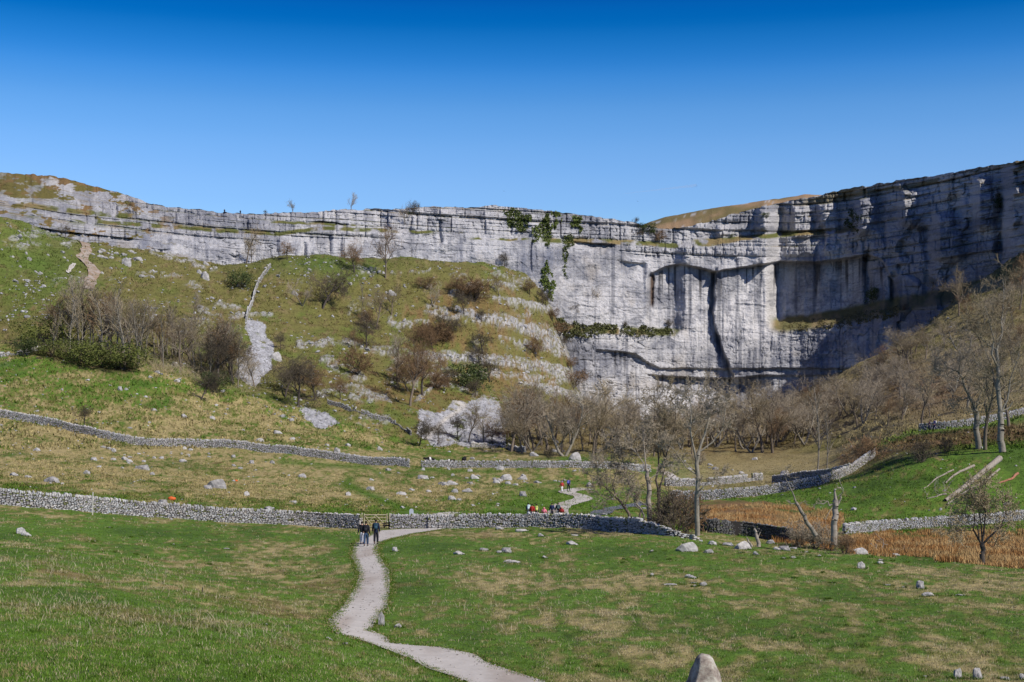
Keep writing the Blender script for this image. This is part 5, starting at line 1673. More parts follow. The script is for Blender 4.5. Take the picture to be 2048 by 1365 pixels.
# fallen trunks
def log_(name, p0, p1, r0, r1, label, mat=M_LOG, seed=1, twigs=0):
    a = np.array(place(*p0)) + [0, 0, r0 * .8]; b_ = np.array(place(*p1)) + [0, 0, r1 * .8 + .02]
    T = Tree(seed)
    n = 7
    for k in range(n):
        t0, t1 = k / n, (k + 1) / n
        q0 = a * (1 - t0) + b_ * t0; q1 = a * (1 - t1) + b_ * t1
        for q, t in ((q0, t0), (q1, t1)):
            q[:2] += np.array([.5, -.3]) * math.sin(t * 5.5 + seed) * (.55 - r0) * 1.2
            q[2] = ground(q[0], q[1])[0] + (r0 * (1 - t) + r1 * t) * .75
        T.seg(True, q0 - a, q1 - a + (T.r.normal(0, .02, 3)), r0 * (1 - t0) + r1 * t0, r0 * (1 - t1) + r1 * t1)
    for k in range(twigs):
        t = T.r.random(); q = (b_ - a) * t
        q[2] = ground(a[0] + q[0], a[1] + q[1])[0] - a[2] + .2
        T.grow(q, T.r.normal(0, 1, 3) * [1, 1, .2] + [0, 0, .3], T.r.uniform(.8, 2.0), r1 * .5, 1, 3, (0, 3, 2), rmin=.014)
    V, Fc = frusta(*T.T, sides=8)
    if len(T.C[0]):
        V2, F2 = frusta(*T.C, sides=8); Fc = np.concatenate([Fc, F2 + len(V)]); V = np.concatenate([V, V2])
    o = mesh_np(name, V, Fc, mat, smooth=True); o.location = a
    tag(o, label, "fallen log")


log_("fallen_log", (2000, 922), (1892, 1004), .42, .22, "long thick bleached fallen trunk lying down the green slope", seed=31)
log_("fallen_log", (1996, 940), (1895, 1010), .14, .08, "thin split limb lying against the long fallen trunk", seed=32)
log_("fallen_log", (1944, 934), (1888, 968), .20, .09, "fallen bough left of the long fallen trunk", seed=33)
log_("fallen_log", (1904, 942), (1842, 978), .12, .06, "thin fallen branch at the left of the slope", seed=34)
log_("fallen_log", (1895, 990), (1852, 998), .12, .06, "forked fallen branch at the foot of the long fallen trunk", seed=35, twigs=5)
log_("fallen_log", (2040, 950), (2000, 968), .18, .12, "short reddish log near the right edge of the green slope", seed=36, mat=plain("red_log", (.33, .15, .09), var=.3))
log_("fallen_log", (1782, 1106), (1742, 1106), .16, .08, "brown rotten log beside the long slab in the near field", seed=37, mat=M_LOG, twigs=3)

# ---- bushes and thickets
put(P_bush[1], 1348, 1066, 118, "dense dark thicket between the forked tree and the tall pale tree", "bush", wscale=.95, rz=.3)
put(P_bush[0], 1372, 1066, 95, "lower brown thicket touching the tall pale tree", "bush", wscale=.8, rz=1.3)
put(P_bush[1], 1325, 1060, 70, "dark brush at the foot of the forked tree", "bush", rz=2.3)
for i, (px, py, hh, lab) in enumerate([(1600, 1092, 60, "grey tangled thicket below the leaning snag"), (1632, 1098, 72, "grey tangled thicket between the two dead snags, tallest part"),
                                       (1662, 1102, 62, "grey tangled thicket round the foot of the shattered trunk"), (1690, 1108, 45, "low brown scrub right of the grey thicket")]):
    put(P_bush[2 if i < 3 else 0], px, py, hh, lab, "bush", wscale=1.05)
put(P_thorn[1], 168, 852, 48, "small round thorn tree standing alone behind the far wall at left", "tree", name="thorn_tree")
put(P_thorn[2], 402, 800, 62, "dark spreading thorn below the right end of the copse", "tree", name="thorn_tree")
put(P_leaf[0], 430, 785, 45, "dark green bush behind the spreading thorn", "bush", name="evergreen_bush", wscale=1.2)
for i, (px, py, hh, lab, pr) in enumerate([
    (598, 815, 118, "large dark hawthorn at the lower middle of the slope", P_thorn[1]), (630, 800, 100, "hawthorn behind the large dark one on the slope", P_thorn[0]),
    (570, 795, 90, "hawthorn at the left of the large dark one", P_thorn[2]), (508, 772, 70, "thin tree in front of the narrow scree", P_ash[0]),
    (440, 768, 130, "dark crooked tree at the right end of the copse", P_thorn[1]), (425, 745, 110, "pale stemmed tree at the right end of the copse", P_sil[0]), (462, 762, 135, "bushy topped tree left of the narrow scree", P_thorn[0]),
    (390, 640, 60, "small bare tree above the copse on the green slope", P_ash[1]), (771, 556, 112, "tall spreading tree standing under the long cliff", P_ash[2]), (708, 545, 80, "twiggy thorn left of the tall spreading tree", P_thorn[0]),
    (493, 528, 85, "slim tree against the foot of the left cliff", P_ash[3]), (575, 520, 48, "reddish thorn at the cliff foot above the green bank", P_thorn[0]), (502, 455, 52, "bare tree on the brink above the left cliff", P_ash[1]),
    (645, 618, 90, "spreading thorn with a long shadow on the upper slope", P_thorn[2]), (605, 612, 60, "leaning thorn left of the spreading one", P_sil[1]), (724, 640, 85, "thin bare birch in the middle of the upper slope", P_pole[0]),
    (752, 658, 90, "slender tree right of the thin birch", P_ash[0]), (783, 630, 70, "slender tree on the slope above the rock bands", P_ash[3]), (868, 612, 50, "pale bare tree high on the slope", P_sil[0]),
    (928, 628, 48, "dark bare thorn on the slope under the cliff", P_thorn[2]), (1008, 522, 35, "small thorn against the cliff foot", P_thorn[1]), (820, 812, 165, "reddish brown tree low on the slope", P_ash[2]),
    (845, 790, 130, "brown tree beside the reddish one", P_thorn[0]), (795, 770, 110, "bare tree left of the reddish brown one", P_ash[4]), (735, 700, 80, "low thorn among the rock bands", P_thorn[1]),
    (905, 680, 60, "small thorn between the rock bands", P_thorn[2]), (860, 690, 55, "scrubby thorn on the upper rock band", P_thorn[0]), (838, 893, 62, "round thorn at the left edge of the grey scree", P_thorn[2]),
    (875, 888, 50, "low thorn in front of the grey scree", P_thorn[1]), (937, 885, 85, "bare tree standing in front of the grey scree", P_ash[0]), (968, 885, 70, "thin tree right of the one before the scree", P_sil[1]),
    (915, 880, 60, "dark thorn before the middle of the scree", P_thorn[1]), (985, 890, 60, "low tree at the right corner of the scree", P_thorn[0]), (1060, 590, 42, "scrub against the cliff where the slope ends", P_thorn[0]),
    (1085, 610, 40, "dark scrub below the ivy on the cliff edge", P_thorn[1]), (680, 800, 60, "small thorn below the rock slabs", P_thorn[0]), (560, 700, 40, "stunted thorn beside the crag block", P_thorn[1])]):
    put(pr, px, py, hh, lab, "tree")
r9 = np.random.default_rng(190)
for i in range(30):
    px = r9.uniform(690, 1110); py = r9.uniform(575, 800)
    if py < np.interp(px, [690, 1000, 1110], [560, 560, 640]): continue
    put((P_thorn[0], P_thorn[1], P_bush[0], P_ash[2])[i % 4], px, py, r9.uniform(26, 58), "brown leafless scrub among the rock bands of the steep slope", "bush", "leafless scrub on the steep slope", wscale=1.2)
for i, (px, py, hh) in enumerate([(1104, 640, 34), (1118, 672, 30), (1128, 700, 30), (1140, 742, 34), (1146, 775, 40), (1092, 612, 28)]):
    put((P_thorn[0], P_bush[0], P_thorn[1])[i % 3], px, py, hh, "scrub rooted where the steep slope breaks off against the big face", "bush", "scrub along the broken edge of the slope", wscale=1.2)
put(P_leaf[0], 482, 578, 42, "dark green round bush on the slope left of the climbing wall", "bush", name="evergreen_bush", wscale=1.1)
put(P_leaf[0], 943, 782, 62, "dark green holly bush on the lower slope", "bush", name="evergreen_bush", wscale=1.1)
put(P_thorn[1], 130, 478, 34, "dark shrub at the top of the stone path", "bush")
put(P_leaf[0], 48, 712, 38, "dark round bush at the left of the copse hedge", "bush", name="evergreen_bush", wscale=1.2)
for i, (px, py, hh) in enumerate([(105, 712, 42), (140, 722, 50), (175, 730, 58), (212, 738, 62), (245, 740, 48), (90, 690, 60)]):
    put(P_leaf[1], px, py, hh * .9, "olive green bush in the hedge along the foot of the copse", "bush", "green bushes along the foot of the copse", name="evergreen_bush", wscale=1.3)
# skyline trees
def sky_tree(pr, px, py, hpx_, lab):
    x, y, z = cliff_pt(px, py)
    root = copy_tree(pr['root']); H = hpx_ * y / F; s = H / pr['h']
    s *= 1.2
    root.location = (x, y + .5, z - .5); root.scale = (s, s, s); root.rotation_euler = (0, 0, px)
    for k_ in ('label', 'category', 'group'):
        if k_ in root: del root[k_]
    tag(root, lab, "tree")


for pr, px, py, hh, lab in ((P_ash[1], 702, 421, 34, "lone round tree on the skyline above the long cliff"), (P_ash[3], 586, 428, 30, "small thin tree on the skyline left of the lone round one"),
                            (P_sil[1], 812, 448, 42, "gnarled pale tree on the brink, left of a close pair"), (P_thorn[1], 828, 432, 32, "dark tree on the brink, right of a close pair"),
                            (P_thorn[1], 1273, 448, 16, "low scrub on the skyline at the dip of the cliff"), (P_leaf[0], 1297, 470, 24, "dark bush in the gully at the dip of the cliff"),
                            (P_thorn[0], 1320, 488, 34, "brown thorn in the gully at the dip of the cliff"), (P_thorn[1], 1280, 480, 24, "thorn on the left side of the gully"),
                            (P_thorn[1], 530, 424, 10, "tiny shrub on the skyline left of the thin tree"), (P_leaf[0], 1530, 436, 12, "small dark bush on the upper right cliff"), (P_leaf[0], 1462, 476, 10, "dark bush on the grass shelf of the right cliff"),
                            (P_thorn[1], 1840, 470, 22, "dark yew growing from the right cliff face"), (P_leaf[0], 1998, 425, 34, "ivy green bush on the far right cliff"),
                            (P_sil[0], 1190, 605, 34, "pale bare tree clinging to the big face"), (P_thorn[2], 1142, 632, 26, "small tree on the left end of the middle ledge"), (P_thorn[2], 1247, 655, 14, "tiny thorn on the middle ledge"), (P_thorn[2], 1340, 655, 18, "small thorn at the right end of the middle ledge"),
                            (P_leaf[0], 1750, 605, 30, "yellowish tree on the slanting grass shelf, left"), (P_ash[0], 1862, 590, 36, "bare tree on the slanting grass shelf, right"), (P_thorn[0], 1810, 625, 22, "low scrub on the slanting grass shelf"),
                            (P_leaf[0], 820, 430, 8, "tiny bush on the brink beside the pair of trees")):
    sky_tree(pr, px, py, hh, lab)

# ---- the copse and the woods: one object per tree
r8 = np.random.default_rng(91)
for i in range(58):
    t = (i + r8.random()) / 58
    px = 95 + 380 * t + r8.normal(0, 6)
    d_ = r8.random()
    py0 = np.interp(px, [95, 250, 330, 420, 480], [705, 738, 745, 768, 785])
    py = py0 - 4 - d_ * np.interp(px, [95, 200, 480], [22, 30, 45])
    top = np.interp(px, [95, 150, 220, 300, 400, 480], [640, 578, 590, 618, 655, 680]) + r8.normal(0, 9)
    hh = max(40, py0 - top - d_ * 8)
    put(P_pole[i % 4] if i % 5 else P_ash[i % 3], px, py, hh, "slim grey stemmed tree crowded in the copse on the left hillside", "tree", "slim trees of the copse on the left hillside", wscale=1.25)
FOOT = []
for i in range(62):
    px = 1010 + 560 * (i + r8.random()) / 62
    py = r8.uniform(872, 915); hh = r8.uniform(80, 150) * (.9 + .25 * (py - 872) / 43)
    if 1560 < px: hh *= .9
    hh = min(hh, py - np.interp(px, [1010, 1060, 1150, 1250, 1350, 1450, 1520, 1570], [770, 755, 765, 790, 800, 780, 755, 755]) + r8.normal(0, 8))
    FOOT.append((px, py, hh))
for i, (px, py, hh) in enumerate(FOOT):
    pr = (P_ash + P_sil)[i % 8]
    zone = "left" if px < 1200 else ("middle" if px < 1380 else "right")
    put(pr, px, py, hh, {"left": "brown bare tree in the thick left part of the wood at the cliff foot", "middle": "bare tree in the wood at the cliff foot below the big white face", "right": "bare tree in the wood at the cliff foot before the shaded wall"}[zone],
        "tree", "trees of the wood at the cliff foot, %s part" % zone, wscale=1.05)
for i, (px, py, hh, lab) in enumerate([(1068, 900, 145, "tall brown tree towering at the left of the cliff foot wood"), (1030, 895, 110, "reddish tree at the left edge of the cliff foot wood"), (1190, 905, 150, "broad bare tree in front of the cliff foot wood"),
                                       (1120, 900, 120, "dense brown tree between the tall one and the broad one"), (1240, 918, 38, "low bush under the broad bare tree"), (1100, 918, 30, "low dark shrub at the foot of the brown trees"),
                                       (1635, 950, 200, "tall thin birch behind the end of the curving wall"), (1655, 947, 150, "second birch close right of the tall thin one"), (1480, 880, 110, "tree with a dark ivy clad trunk at the cliff foot"),
                                       (1610, 890, 120, "tree with curling limbs in the right wood"), (1730, 925, 60, "yellowish bush at the end of the bank"), (1845, 925, 60, "dark bush on the rough bank"), (1890, 905, 40, "low dark bush on the rough bank, right"),
                                       (1400, 930, 40, "small bare shrub by the far meadow")]):
    pr = [P_ash[2], P_thorn[0], P_ash[0], P_ash[2], P_bush[1], P_bush[1], P_pole[0], P_pole[1], P_ash[3], P_sil[1], P_bush[0], P_bush[1], P_bush[1], P_bush[2]][i]
    put(pr, px, py, hh, lab, "tree" if hh > 65 else "bush", wscale=1.2 if hh > 100 and i not in (6, 7) else 1.0)
cnt = 0
while cnt < 88:
    px = r8.uniform(1540, 2080); lo_ = np.interp(px, [1540, 1700, 1900, 2080], [900, 872, 832, 800]); hi_ = np.interp(px, [1540, 1700, 1800, 1900, 2080], [870, 800, 735, 680, 600])
    py = r8.uniform(hi_, lo_)
    if r8.random() < .25 and px > 1780: py = r8.uniform(hi_ - 40, hi_)
    hh = r8.uniform(52, 100) * np.interp(py, [600, 900], [.75, 1.15])
    hh = min(hh, py - np.interp(px, [1540, 1600, 1700, 1800, 1880, 2048], [770, 750, 690, 660, 610, 540]) + r8.normal(0, 6))
    if hh < 22: continue
    zone = "upper" if py < np.interp(px, [1540, 2080], [860, 720]) else "lower"
    put((P_ash + P_sil)[cnt % 8], px, py, hh, "bare grey brown tree in the %s part of the wood on the right hillside" % zone, "tree", "trees of the wood on the right hillside, %s part" % zone, wscale=1.2)
    cnt += 1

for e_ in [q for L_ in (P_ash, P_sil, P_thorn, P_pole, P_bush, P_leaf) for q in L_]:
    if not e_['used']:
        for c_ in list(e_['root'].children): bpy.data.objects.remove(c_)
        bpy.data.objects.remove(e_['root'])

# ---- scrub floor of the woods and ledges (nobody could count it)
def brush(name, label, P, mat, size, seed, flatz=.6):
    r = np.random.default_rng(seed)
    n = len(P); k = 16
    Q = np.repeat(P, k, 0) + r.normal(0, 1, (n * k, 3)) * np.array([size * .6, size * .6, size * .12])
    Dd = r.normal(0, 1, (n * k, 3)) * [1, 1, .6] + [0, 0, 1.0]; Dd /= np.linalg.norm(Dd, axis=1, keepdims=True)
    ln = size * r.uniform(.4, 1.1, (n * k, 1))
    V, Fc = frusta(Q, Q + Dd * ln, np.full(n * k, .03), np.full(n * k, .012), 3)
    tag(mesh_np(name, V, Fc, mat), label, kind='stuff')


Xb, Yb_, Zb, ib, jb = scatter(3200, (960, 2090), (560, 915), lambda px, py, i, j: np.where((GY[i, j] > 215) & (py < np.interp(px, [960, 1100, 1300, 2090], [905, 912, 905, 800])) & (py > np.interp(px, [960, 1100, 1500, 2090], [800, 830, 840, 560])), .9, 0), 92)
brush("undergrowth", "brown brushy undergrowth beneath the bare woods", np.stack([Xb, Yb_, Zb], 1), M_TWIG, 1.0, 93)
Xb, Yb_, Zb, ib, jb = scatter(1700, (600, 1130), (560, 800), lambda px, py, i, j: sstep(fbm(px * .02, py * .03, 3, 95), .0, .3), 94)
brush("heather", "brown heather and bramble patches on the steep slope", np.stack([Xb, Yb_, Zb], 1), M_TWIGB, .9, 96)
Xb, Yb_, Zb, ib, jb = scatter(1500, (90, 500), (680, 800), lambda px, py, i, j: np.where((py < np.interp(px, [90, 250, 330, 500], [706, 740, 750, 800])) & (py > np.interp(px, [90, 500], [680, 725])), 1, 0), 97)
brush("undergrowth", "dark undergrowth between the stems of the copse", np.stack([Xb, Yb_, Zb], 1), M_TWIG, 3.2, 98)

Xb, Yb_, Zb, ib, jb = scatter(1500, (1680, 2090), (850, 935), lambda px, py, i, j: np.where((GY[i, j] > 190) & (np.abs(py - np.interp(px, [1700, 1800, 1900, 2060], [922, 893, 880, 866])) < 16), 1, 0), 99)
brush("undergrowth", "brown bramble and dead bracken on the rough bank below the hillside track", np.stack([Xb, Yb_, Zb], 1), M_TWIGB, .6, 100)


def ivy_patch(poly, n, label, mat, size=.35, seed=1, name="ivy", depth=.5, kind=None):
    r = np.random.default_rng(seed)
    xs = [p[0] for p in poly]; ys = [p[1] for p in poly]
    P = []
    tries = 0
    while len(P) < n and tries < 60000:
        tries += 1
        px, py = r.uniform(min(xs) - 3, max(xs) + 3), r.uniform(min(ys) - 3, max(ys) + 3)
        w_ = np.array([px + 6 * vnoise(np.array([py * .12]), np.array([seed * 1.0]))[0]])
        if in_poly(w_, np.array([py + 5 * vnoise(np.array([px * .12]), np.array([seed * 2.0]))[0]]), poly)[0] and vnoise(np.array([px * .16]), np.array([py * .14]), 0, seed)[0] > -.45:
            x, y, z = cliff_pt(px, py)
            P.append((x, y - abs(r.normal(0, depth)), z + r.normal(0, .2)))
    P = np.array(P); N = len(P)
    a = r.normal(0, 1, (N, 3)); a /= np.linalg.norm(a, axis=1, keepdims=True)
    b_ = np.cross(a, r.normal(0, 1, (N, 3))); b_ /= np.linalg.norm(b_, axis=1, keepdims=True)
    s = size * r.uniform(.5, 1.5, (N, 1))
    V = np.stack([P - a * s, P + b_ * s * .7, P + a * s, P - b_ * s * .7], 1).reshape(-1, 3)
    o = mesh_np(name, V, np.arange(N)[:, None] * 4 + np.arange(4)[None], mat)
    tag(o, label, kind=kind) if kind else tag(o, label, "ivy", None)
    return o


ivy_patch([(1007, 418), (1040, 420), (1061, 430), (1058, 455), (1040, 462), (1018, 452), (1010, 435)], 1500, "largest square patch of ivy hanging at the top of the cliff", M_LEAF, seed=701)
ivy_patch([(1062, 452), (1085, 446), (1102, 455), (1098, 492), (1080, 480), (1062, 480)], 1000, "ragged ivy below and between the two upper patches", M_LEAF, seed=702)
ivy_patch([(1087, 428), (1100, 425), (1102, 460), (1090, 450)], 450, "narrow ivy patch at the brink, left of a close pair", M_LEAF, seed=703)
ivy_patch([(1105, 425), (1121, 425), (1116, 462), (1106, 458)], 450, "narrow ivy patch at the brink, right of a close pair", M_LEAF, seed=704)
ivy_patch([(1140, 432), (1158, 430), (1164, 450), (1158, 466), (1146, 455)], 600, "slanting ivy patch right of the narrow pair", M_LEAF, seed=705)
ivy_patch([(1126, 470), (1140, 466), (1152, 486), (1136, 493), (1130, 520), (1127, 495)], 500, "ivy tongue above the dark slot in the cliff", M_LEAF, seed=706)
ivy_patch([(1084, 540), (1094, 522), (1104, 545), (1113, 565), (1106, 600), (1092, 590), (1082, 565)], 900, "bright green ivy low on the cliff where the slope ends", plain("ivy_bright", (.12, .16, .03), var=.4), seed=707)
ivy_patch([(1128, 500), (1134, 498), (1133, 560), (1128, 560)], 250, "thin hanging strand of ivy on the face", M_LEAF, size=.25, seed=708)
ivy_patch([(1694, 420), (1708, 425), (1722, 432), (1718, 465), (1700, 462), (1690, 440)], 600, "dull ivy in the shade of the right cliff", M_LEAFD, seed=709)
ivy_patch([(1106, 630), (1135, 645), (1200, 652), (1270, 655), (1350, 657), (1345, 668), (1300, 674), (1240, 670), (1160, 674), (1120, 672)], 2900, "strip of shrubs growing along the middle ledge of the face", plain("ledge_shrub", (.085, .09, .03), var=.5), size=.4, seed=710, name="ledge_shrubs", depth=1.2, kind='stuff')
ivy_patch([(1560, 650), (1640, 640), (1750, 620), (1800, 610), (1795, 632), (1700, 650), (1600, 662)], 1700, "rough shrubs along the slanting grass shelf", plain("shelf_shrub", (.13, .11, .045), var=.5), size=.35, seed=711, name="ledge_shrubs", depth=.6, kind='stuff')

# ============================================================ people
CLOTH = {}


def cloth(c, nm="cloth"):
    k = tuple(round(v, 3) for v in c)
    if k not in CLOTH:
        CLOTH[k] = plain(nm, c, rough=.9, var=.15, scale=8)
    return CLOTH[k]


M_SKIN = plain("skin", (.45, .25, .17), rough=.6, var=.08)
M_HAIR = plain("hair", (.03, .02, .015), var=.3)
M_HAIRG = plain("hair_grey", (.35, .32, .3), var=.3)
M_BOOT = plain("boot", (.03, .025, .02), var=.3)


def skinned(name, verts, edges, rad, mat, parent, root=0, sub=1):
    me = bpy.data.meshes.new(name)
    me.from_pydata([tuple(v) for v in verts], edges, [])
    me.materials.append(mat)
    o = bpy.data.objects.new(name, me); COL.objects.link(o); o.parent = parent
    md = o.modifiers.new("Skin", 'SKIN')
    if not me.skin_vertices: me.skin_vertices.new(name="")
    sv = me.skin_vertices[0].data
    for i, r_ in enumerate(rad):
        sv[i].radius = (r_, r_) if np.isscalar(r_) else r_
        sv[i].use_root = (i == root)
    md.use_smooth_shade = True
    s_ = o.modifiers.new("Subdivision", 'SUBSURF'); s_.levels = sub; s_.render_levels = sub
    return o


def person(px, py, label, H=1.75, jacket=(.02, .025, .05), legs=(.03, .03, .04), face=0.0, stride=.16, hair=M_HAIR, hood=None, skirt=False,
           group=None, pos=None, arm=.1, bag=None, bend=0.0, ymin=20, shorts=False):
    x, y, z = pos or place(px, py, ymin)
    root = empty("person", (x, y, z + .06), face)
    tag(root, label, "person", group)
    h_ = H
    # joints (x right, y forward)
    pel = np.array([0, 0, .53 * h_]); che = np.array([0, bend * .25, .74 * h_]); sho = np.array([0, bend * .33, .80 * h_]); nek = np.array([0, bend * .38 + .01, .855 * h_])
    chin = np.array([0, bend * .42 + .03, .885 * h_]); hed = np.array([0, bend * .45 + .015, .93 * h_]); top = np.array([0, bend * .47, .975 * h_])
    V = [pel, (pel + che) / 2, che, sho, nek, chin, hed, top, hed + [0, .085, -.01]]     # 8 = nose
    R = [(.105, .085), (.10, .08), (.13, .085), (.09, .07), .052, .060, (.078, .092), .055, .012]
    E = [(0, 1), (1, 2), (2, 3), (3, 4), (4, 5), (5, 6), (6, 7), (6, 8)]
    J = {}
    for sx in (-1, 1):
        s_ = sx * stride
        b0 = len(V)
        hip = np.array([sx * .09, 0, .51 * h_]); kne = np.array([sx * .095, s_ * .8 + .03, .28 * h_]); ank = np.array([sx * .10, s_ * 1.3 - .03, .045 * h_ + (.03 if s_ < 0 else 0)])
        toe = ank + [0, .17, -.045 * h_ + .03]
        V += [hip, kne, ank, toe]; R += [.082, .055, .038, .035]; E += [(0, b0), (b0, b0 + 1), (b0 + 1, b0 + 2), (b0 + 2, b0 + 3)]
        J[sx] = (hip, kne, ank, toe)
        a0 = len(V)
        shp = np.array([sx * .175, bend * .3, .80 * h_]); elb = np.array([sx * (.215 + arm * .3), -s_ * .6, .63 * h_]); wri = np.array([sx * (.215 + arm * .4), -s_ * 1.1 + .10, .49 * h_])
        plm = wri + [0, .02, -.07]
        V += [shp, elb, wri, plm]; R += [.058, .042, .028, (.036, .018)]; E += [(3, a0), (a0, a0 + 1), (a0 + 1, a0 + 2), (a0 + 2, a0 + 3)]
        J[sx] += (shp, elb, wri)
        for f_ in range(4):       # fingers
            f0 = len(V); fx = (f_ - 1.5) * .019
            q1 = plm + [0, fx, -.045]; q2 = q1 + [-sx * .012, .004, -.035 - .006 * (1.5 - abs(f_ - 1.3))]
            V += [q1, q2]; R += [.009, .0075]; E += [(a0 + 3, f0), (f0, f0 + 1)]
        f0 = len(V); q1 = plm + [-sx * .012, .035, .0]; q2 = q1 + [-sx * .006, .02, -.035]
        V += [q1, q2]; R += [.011, .009]; E += [(a0 + 3, f0), (f0, f0 + 1)]
    body = skinned("body", V, E, R, M_SKIN, root)
    # jacket
    V = [pel + [0, 0, -.07 if not skirt else -.20], (pel + che) / 2, che, sho, nek - [0, 0, .03]]; R = [(.19, .155), (.165, .135), (.185, .14), (.14, .115), .08]; E = [(0, 1), (1, 2), (2, 3), (3, 4)]
    for sx in (-1, 1):
        a0 = len(V); shp, elb, wri = J[sx][4:7]
        V += [shp, elb, wri]; R += [.095, .078, .058]; E += [(3, a0), (a0, a0 + 1), (a0 + 1, a0 + 2)]
    skinned("jacket", V, E, R, cloth(jacket), root, root=2)
    V = [pel + [0, 0, .06], pel - [0, 0, .02]]; R = [(.15, .125), (.17, .135)]; E = [(0, 1)]
    for sx in (-1, 1):
        b0 = len(V); hip, kne, ank, toe = J[sx][:4]
        end = kne + [0, 0, .04] if shorts else ank + [0, 0, .03]
        V += [hip - [0, 0, .05], kne if not shorts else (hip + kne) / 2, end]; R += [.125, .096, .080]; E += [(1, b0), (b0, b0 + 1), (b0 + 1, b0 + 2)]
    skinned("trousers", V, E, R, cloth(legs), root)
    for sx in (-1, 1):
        hip, kne, ank, toe = J[sx][:4]
        skinned("boot", [ank + [0, -.02, .02], ank + [0, -.02, -.03], toe + [0, .02, 0]], [(0, 1), (1, 2)], [.065, .065, .055], M_BOOT, root)
    v0, f0 = ICO2
    sc_ = np.array([.098, .112, .098]) * (1.12 if hood else 1.0)
    hv = v0 * sc_
    hv = hv + (hed + [0, -.018, .022])
    keep = ~((v0[:, 1] > .25) & (v0[:, 2] < .30))
    fk = keep[f0].all(1)
    mesh_np("hood" if hood else "hair", hv, f0[fk], cloth(hood) if hood else hair, parent=root, smooth=True)
    if bag:
        bc, bl, bs = bag
        br_ = empty("backpack", (x, y, z + .06), face)
        tag(br_, bl, "backpack")
        c0 = che + [0, -.20 * bs - .05, -.03]
        vb = boxy(ICO2[0], .6)
        mesh_np("pack_body", vb * np.array([.155, .11, .25]) * bs + c0, ICO2[1], cloth(bc), parent=br_, smooth=True)
        mesh_np("pocket", vb * np.array([.11, .05, .11]) * bs + c0 + [0, -.12 * bs, -.08], ICO2[1], cloth([v * 1.5 + .01 for v in bc]), parent=br_, smooth=True)
        for sx in (-1, 1):
            p_ = [c0 + [sx * .08, .10, .20], sho + [sx * .09, .06, .075], che + [sx * .10, .14, 0], c0 + [sx * .10, .12, -.2]]
            Vs, Fs = frusta(p_[:-1], p_[1:], [.016] * 3, [.016] * 3, 5)
            mesh_np("strap", Vs, Fs, cloth([v * .6 for v in bc]), parent=br_)
    return root


person(732, 1094, "person in black jacket and dark blue jeans, middle of the three walking up the path", 1.80, (.012, .013, .02), (.035, .06, .11), stride=.16,
       bag=((.012, .012, .016), "black backpack on the walker in dark blue jeans", .95))
person(724, 1090, "person in dark jacket and white trousers walking beside the one in jeans", 1.68, (.02, .02, .025), (.62, .62, .66), stride=-.14)
person(752, 1090, "bare headed person in a long navy coat on the right side of the path", 1.84, (.014, .018, .045), (.015, .015, .022), stride=.12, skirt=True,
       bag=((.02, .05, .075), "teal dark backpack on the walker in the long navy coat", 1.05))
G2 = 142
for a_ in ((1057, 1040, "person with a pale child carrier on the back, leftmost of the group behind the wall", 1.80, (.03, .03, .035), (.25, .3, .42), .05, ((.45, .55, .58), "pale child carrier on the leftmost walker behind the wall", 1.25)),
           (1064, 1041, "person in a bright red coat walking in the group behind the wall", 1.70, (.36, .03, .025), (.03, .03, .06), .1, None),
           (1073, 1041, "person with a yellow green backpack in the group behind the wall", 1.70, (.10, .09, .08), (.03, .03, .05), .0, ((.42, .45, .12), "yellow green backpack on the walker beside the red coat", 1.15)),
           (1104, 1038, "person in a plain navy jacket walking alone behind the wall", 1.75, (.02, .03, .09), (.03, .03, .04), .05, None),
           (1116, 1038, "person with a grey green backpack at the start of the winding path", 1.75, (.02, .03, .06), (.45, .42, .40), .0, ((.05, .08, .08), "grey green backpack on the walker in pale trousers", 1.1))):
    person(a_[0], a_[1], a_[2], a_[3], a_[4], a_[5], face=a_[6], bag=a_[7], ymin=G2, stride=random.choice((-.13, .13)))
person(1088, 1039, "small child in pink behind the wall", 1.22, (.75, .22, .28), (.45, .15, .2), hood=(.75, .25, .3), ymin=G2, stride=.08, arm=.2)
person(1123, 1038, "small child in a dark red coat next to the walker in pale trousers", 1.22, (.30, .03, .03), (.05, .04, .06), hood=(.5, .2, .16), ymin=G2, stride=.08)
person(1124, 986, "person in red jacket and white trousers at the head of the winding path", 1.66, (.42, .045, .04), (.65, .62, .6), face=.4, hood=(.35, .2, .45), ymin=190)
person(1137, 983, "person in purple jacket and dark trousers at the head of the winding path", 1.82, (.06, .045, .2), (.02, .02, .025), face=-.5, ymin=190, bend=.3,
       bag=((.12, .12, .45), "blue backpack on the walker in the purple jacket", 1.0))
person(1859, 861, "person in dark green and purple, left of the pair on the right hillside track", 1.68, (.05, .03, .05), (.06, .06, .11), face=1.2, ymin=215)
person(1869, 861, "person in deep blue with a pale pack, right of the pair on the hillside track", 1.78, (.03, .03, .12), (.02, .02, .07), face=1.2, ymin=215,
       bag=((.55, .5, .5), "pale pack on the right walker of the hillside pair", .9))
for (px, lab) in ((448, "tiny dark figure on the skyline left of the brink tree"), (480, "tiny dark figure on the skyline just left of the brink tree")):
    x, y, z = cliff_pt(px, np.interp(px, T_ST, T_ROW) + 1)
    person(0, 0, lab, 1.75, (.02, .02, .03), (.02, .02, .03), pos=(x, y + 1.0, z - .1))

# ============================================================ cattle behind the far wall
M_COW = attr_mat("cow_coat", fine=6, lo=.8, hi=1.2)


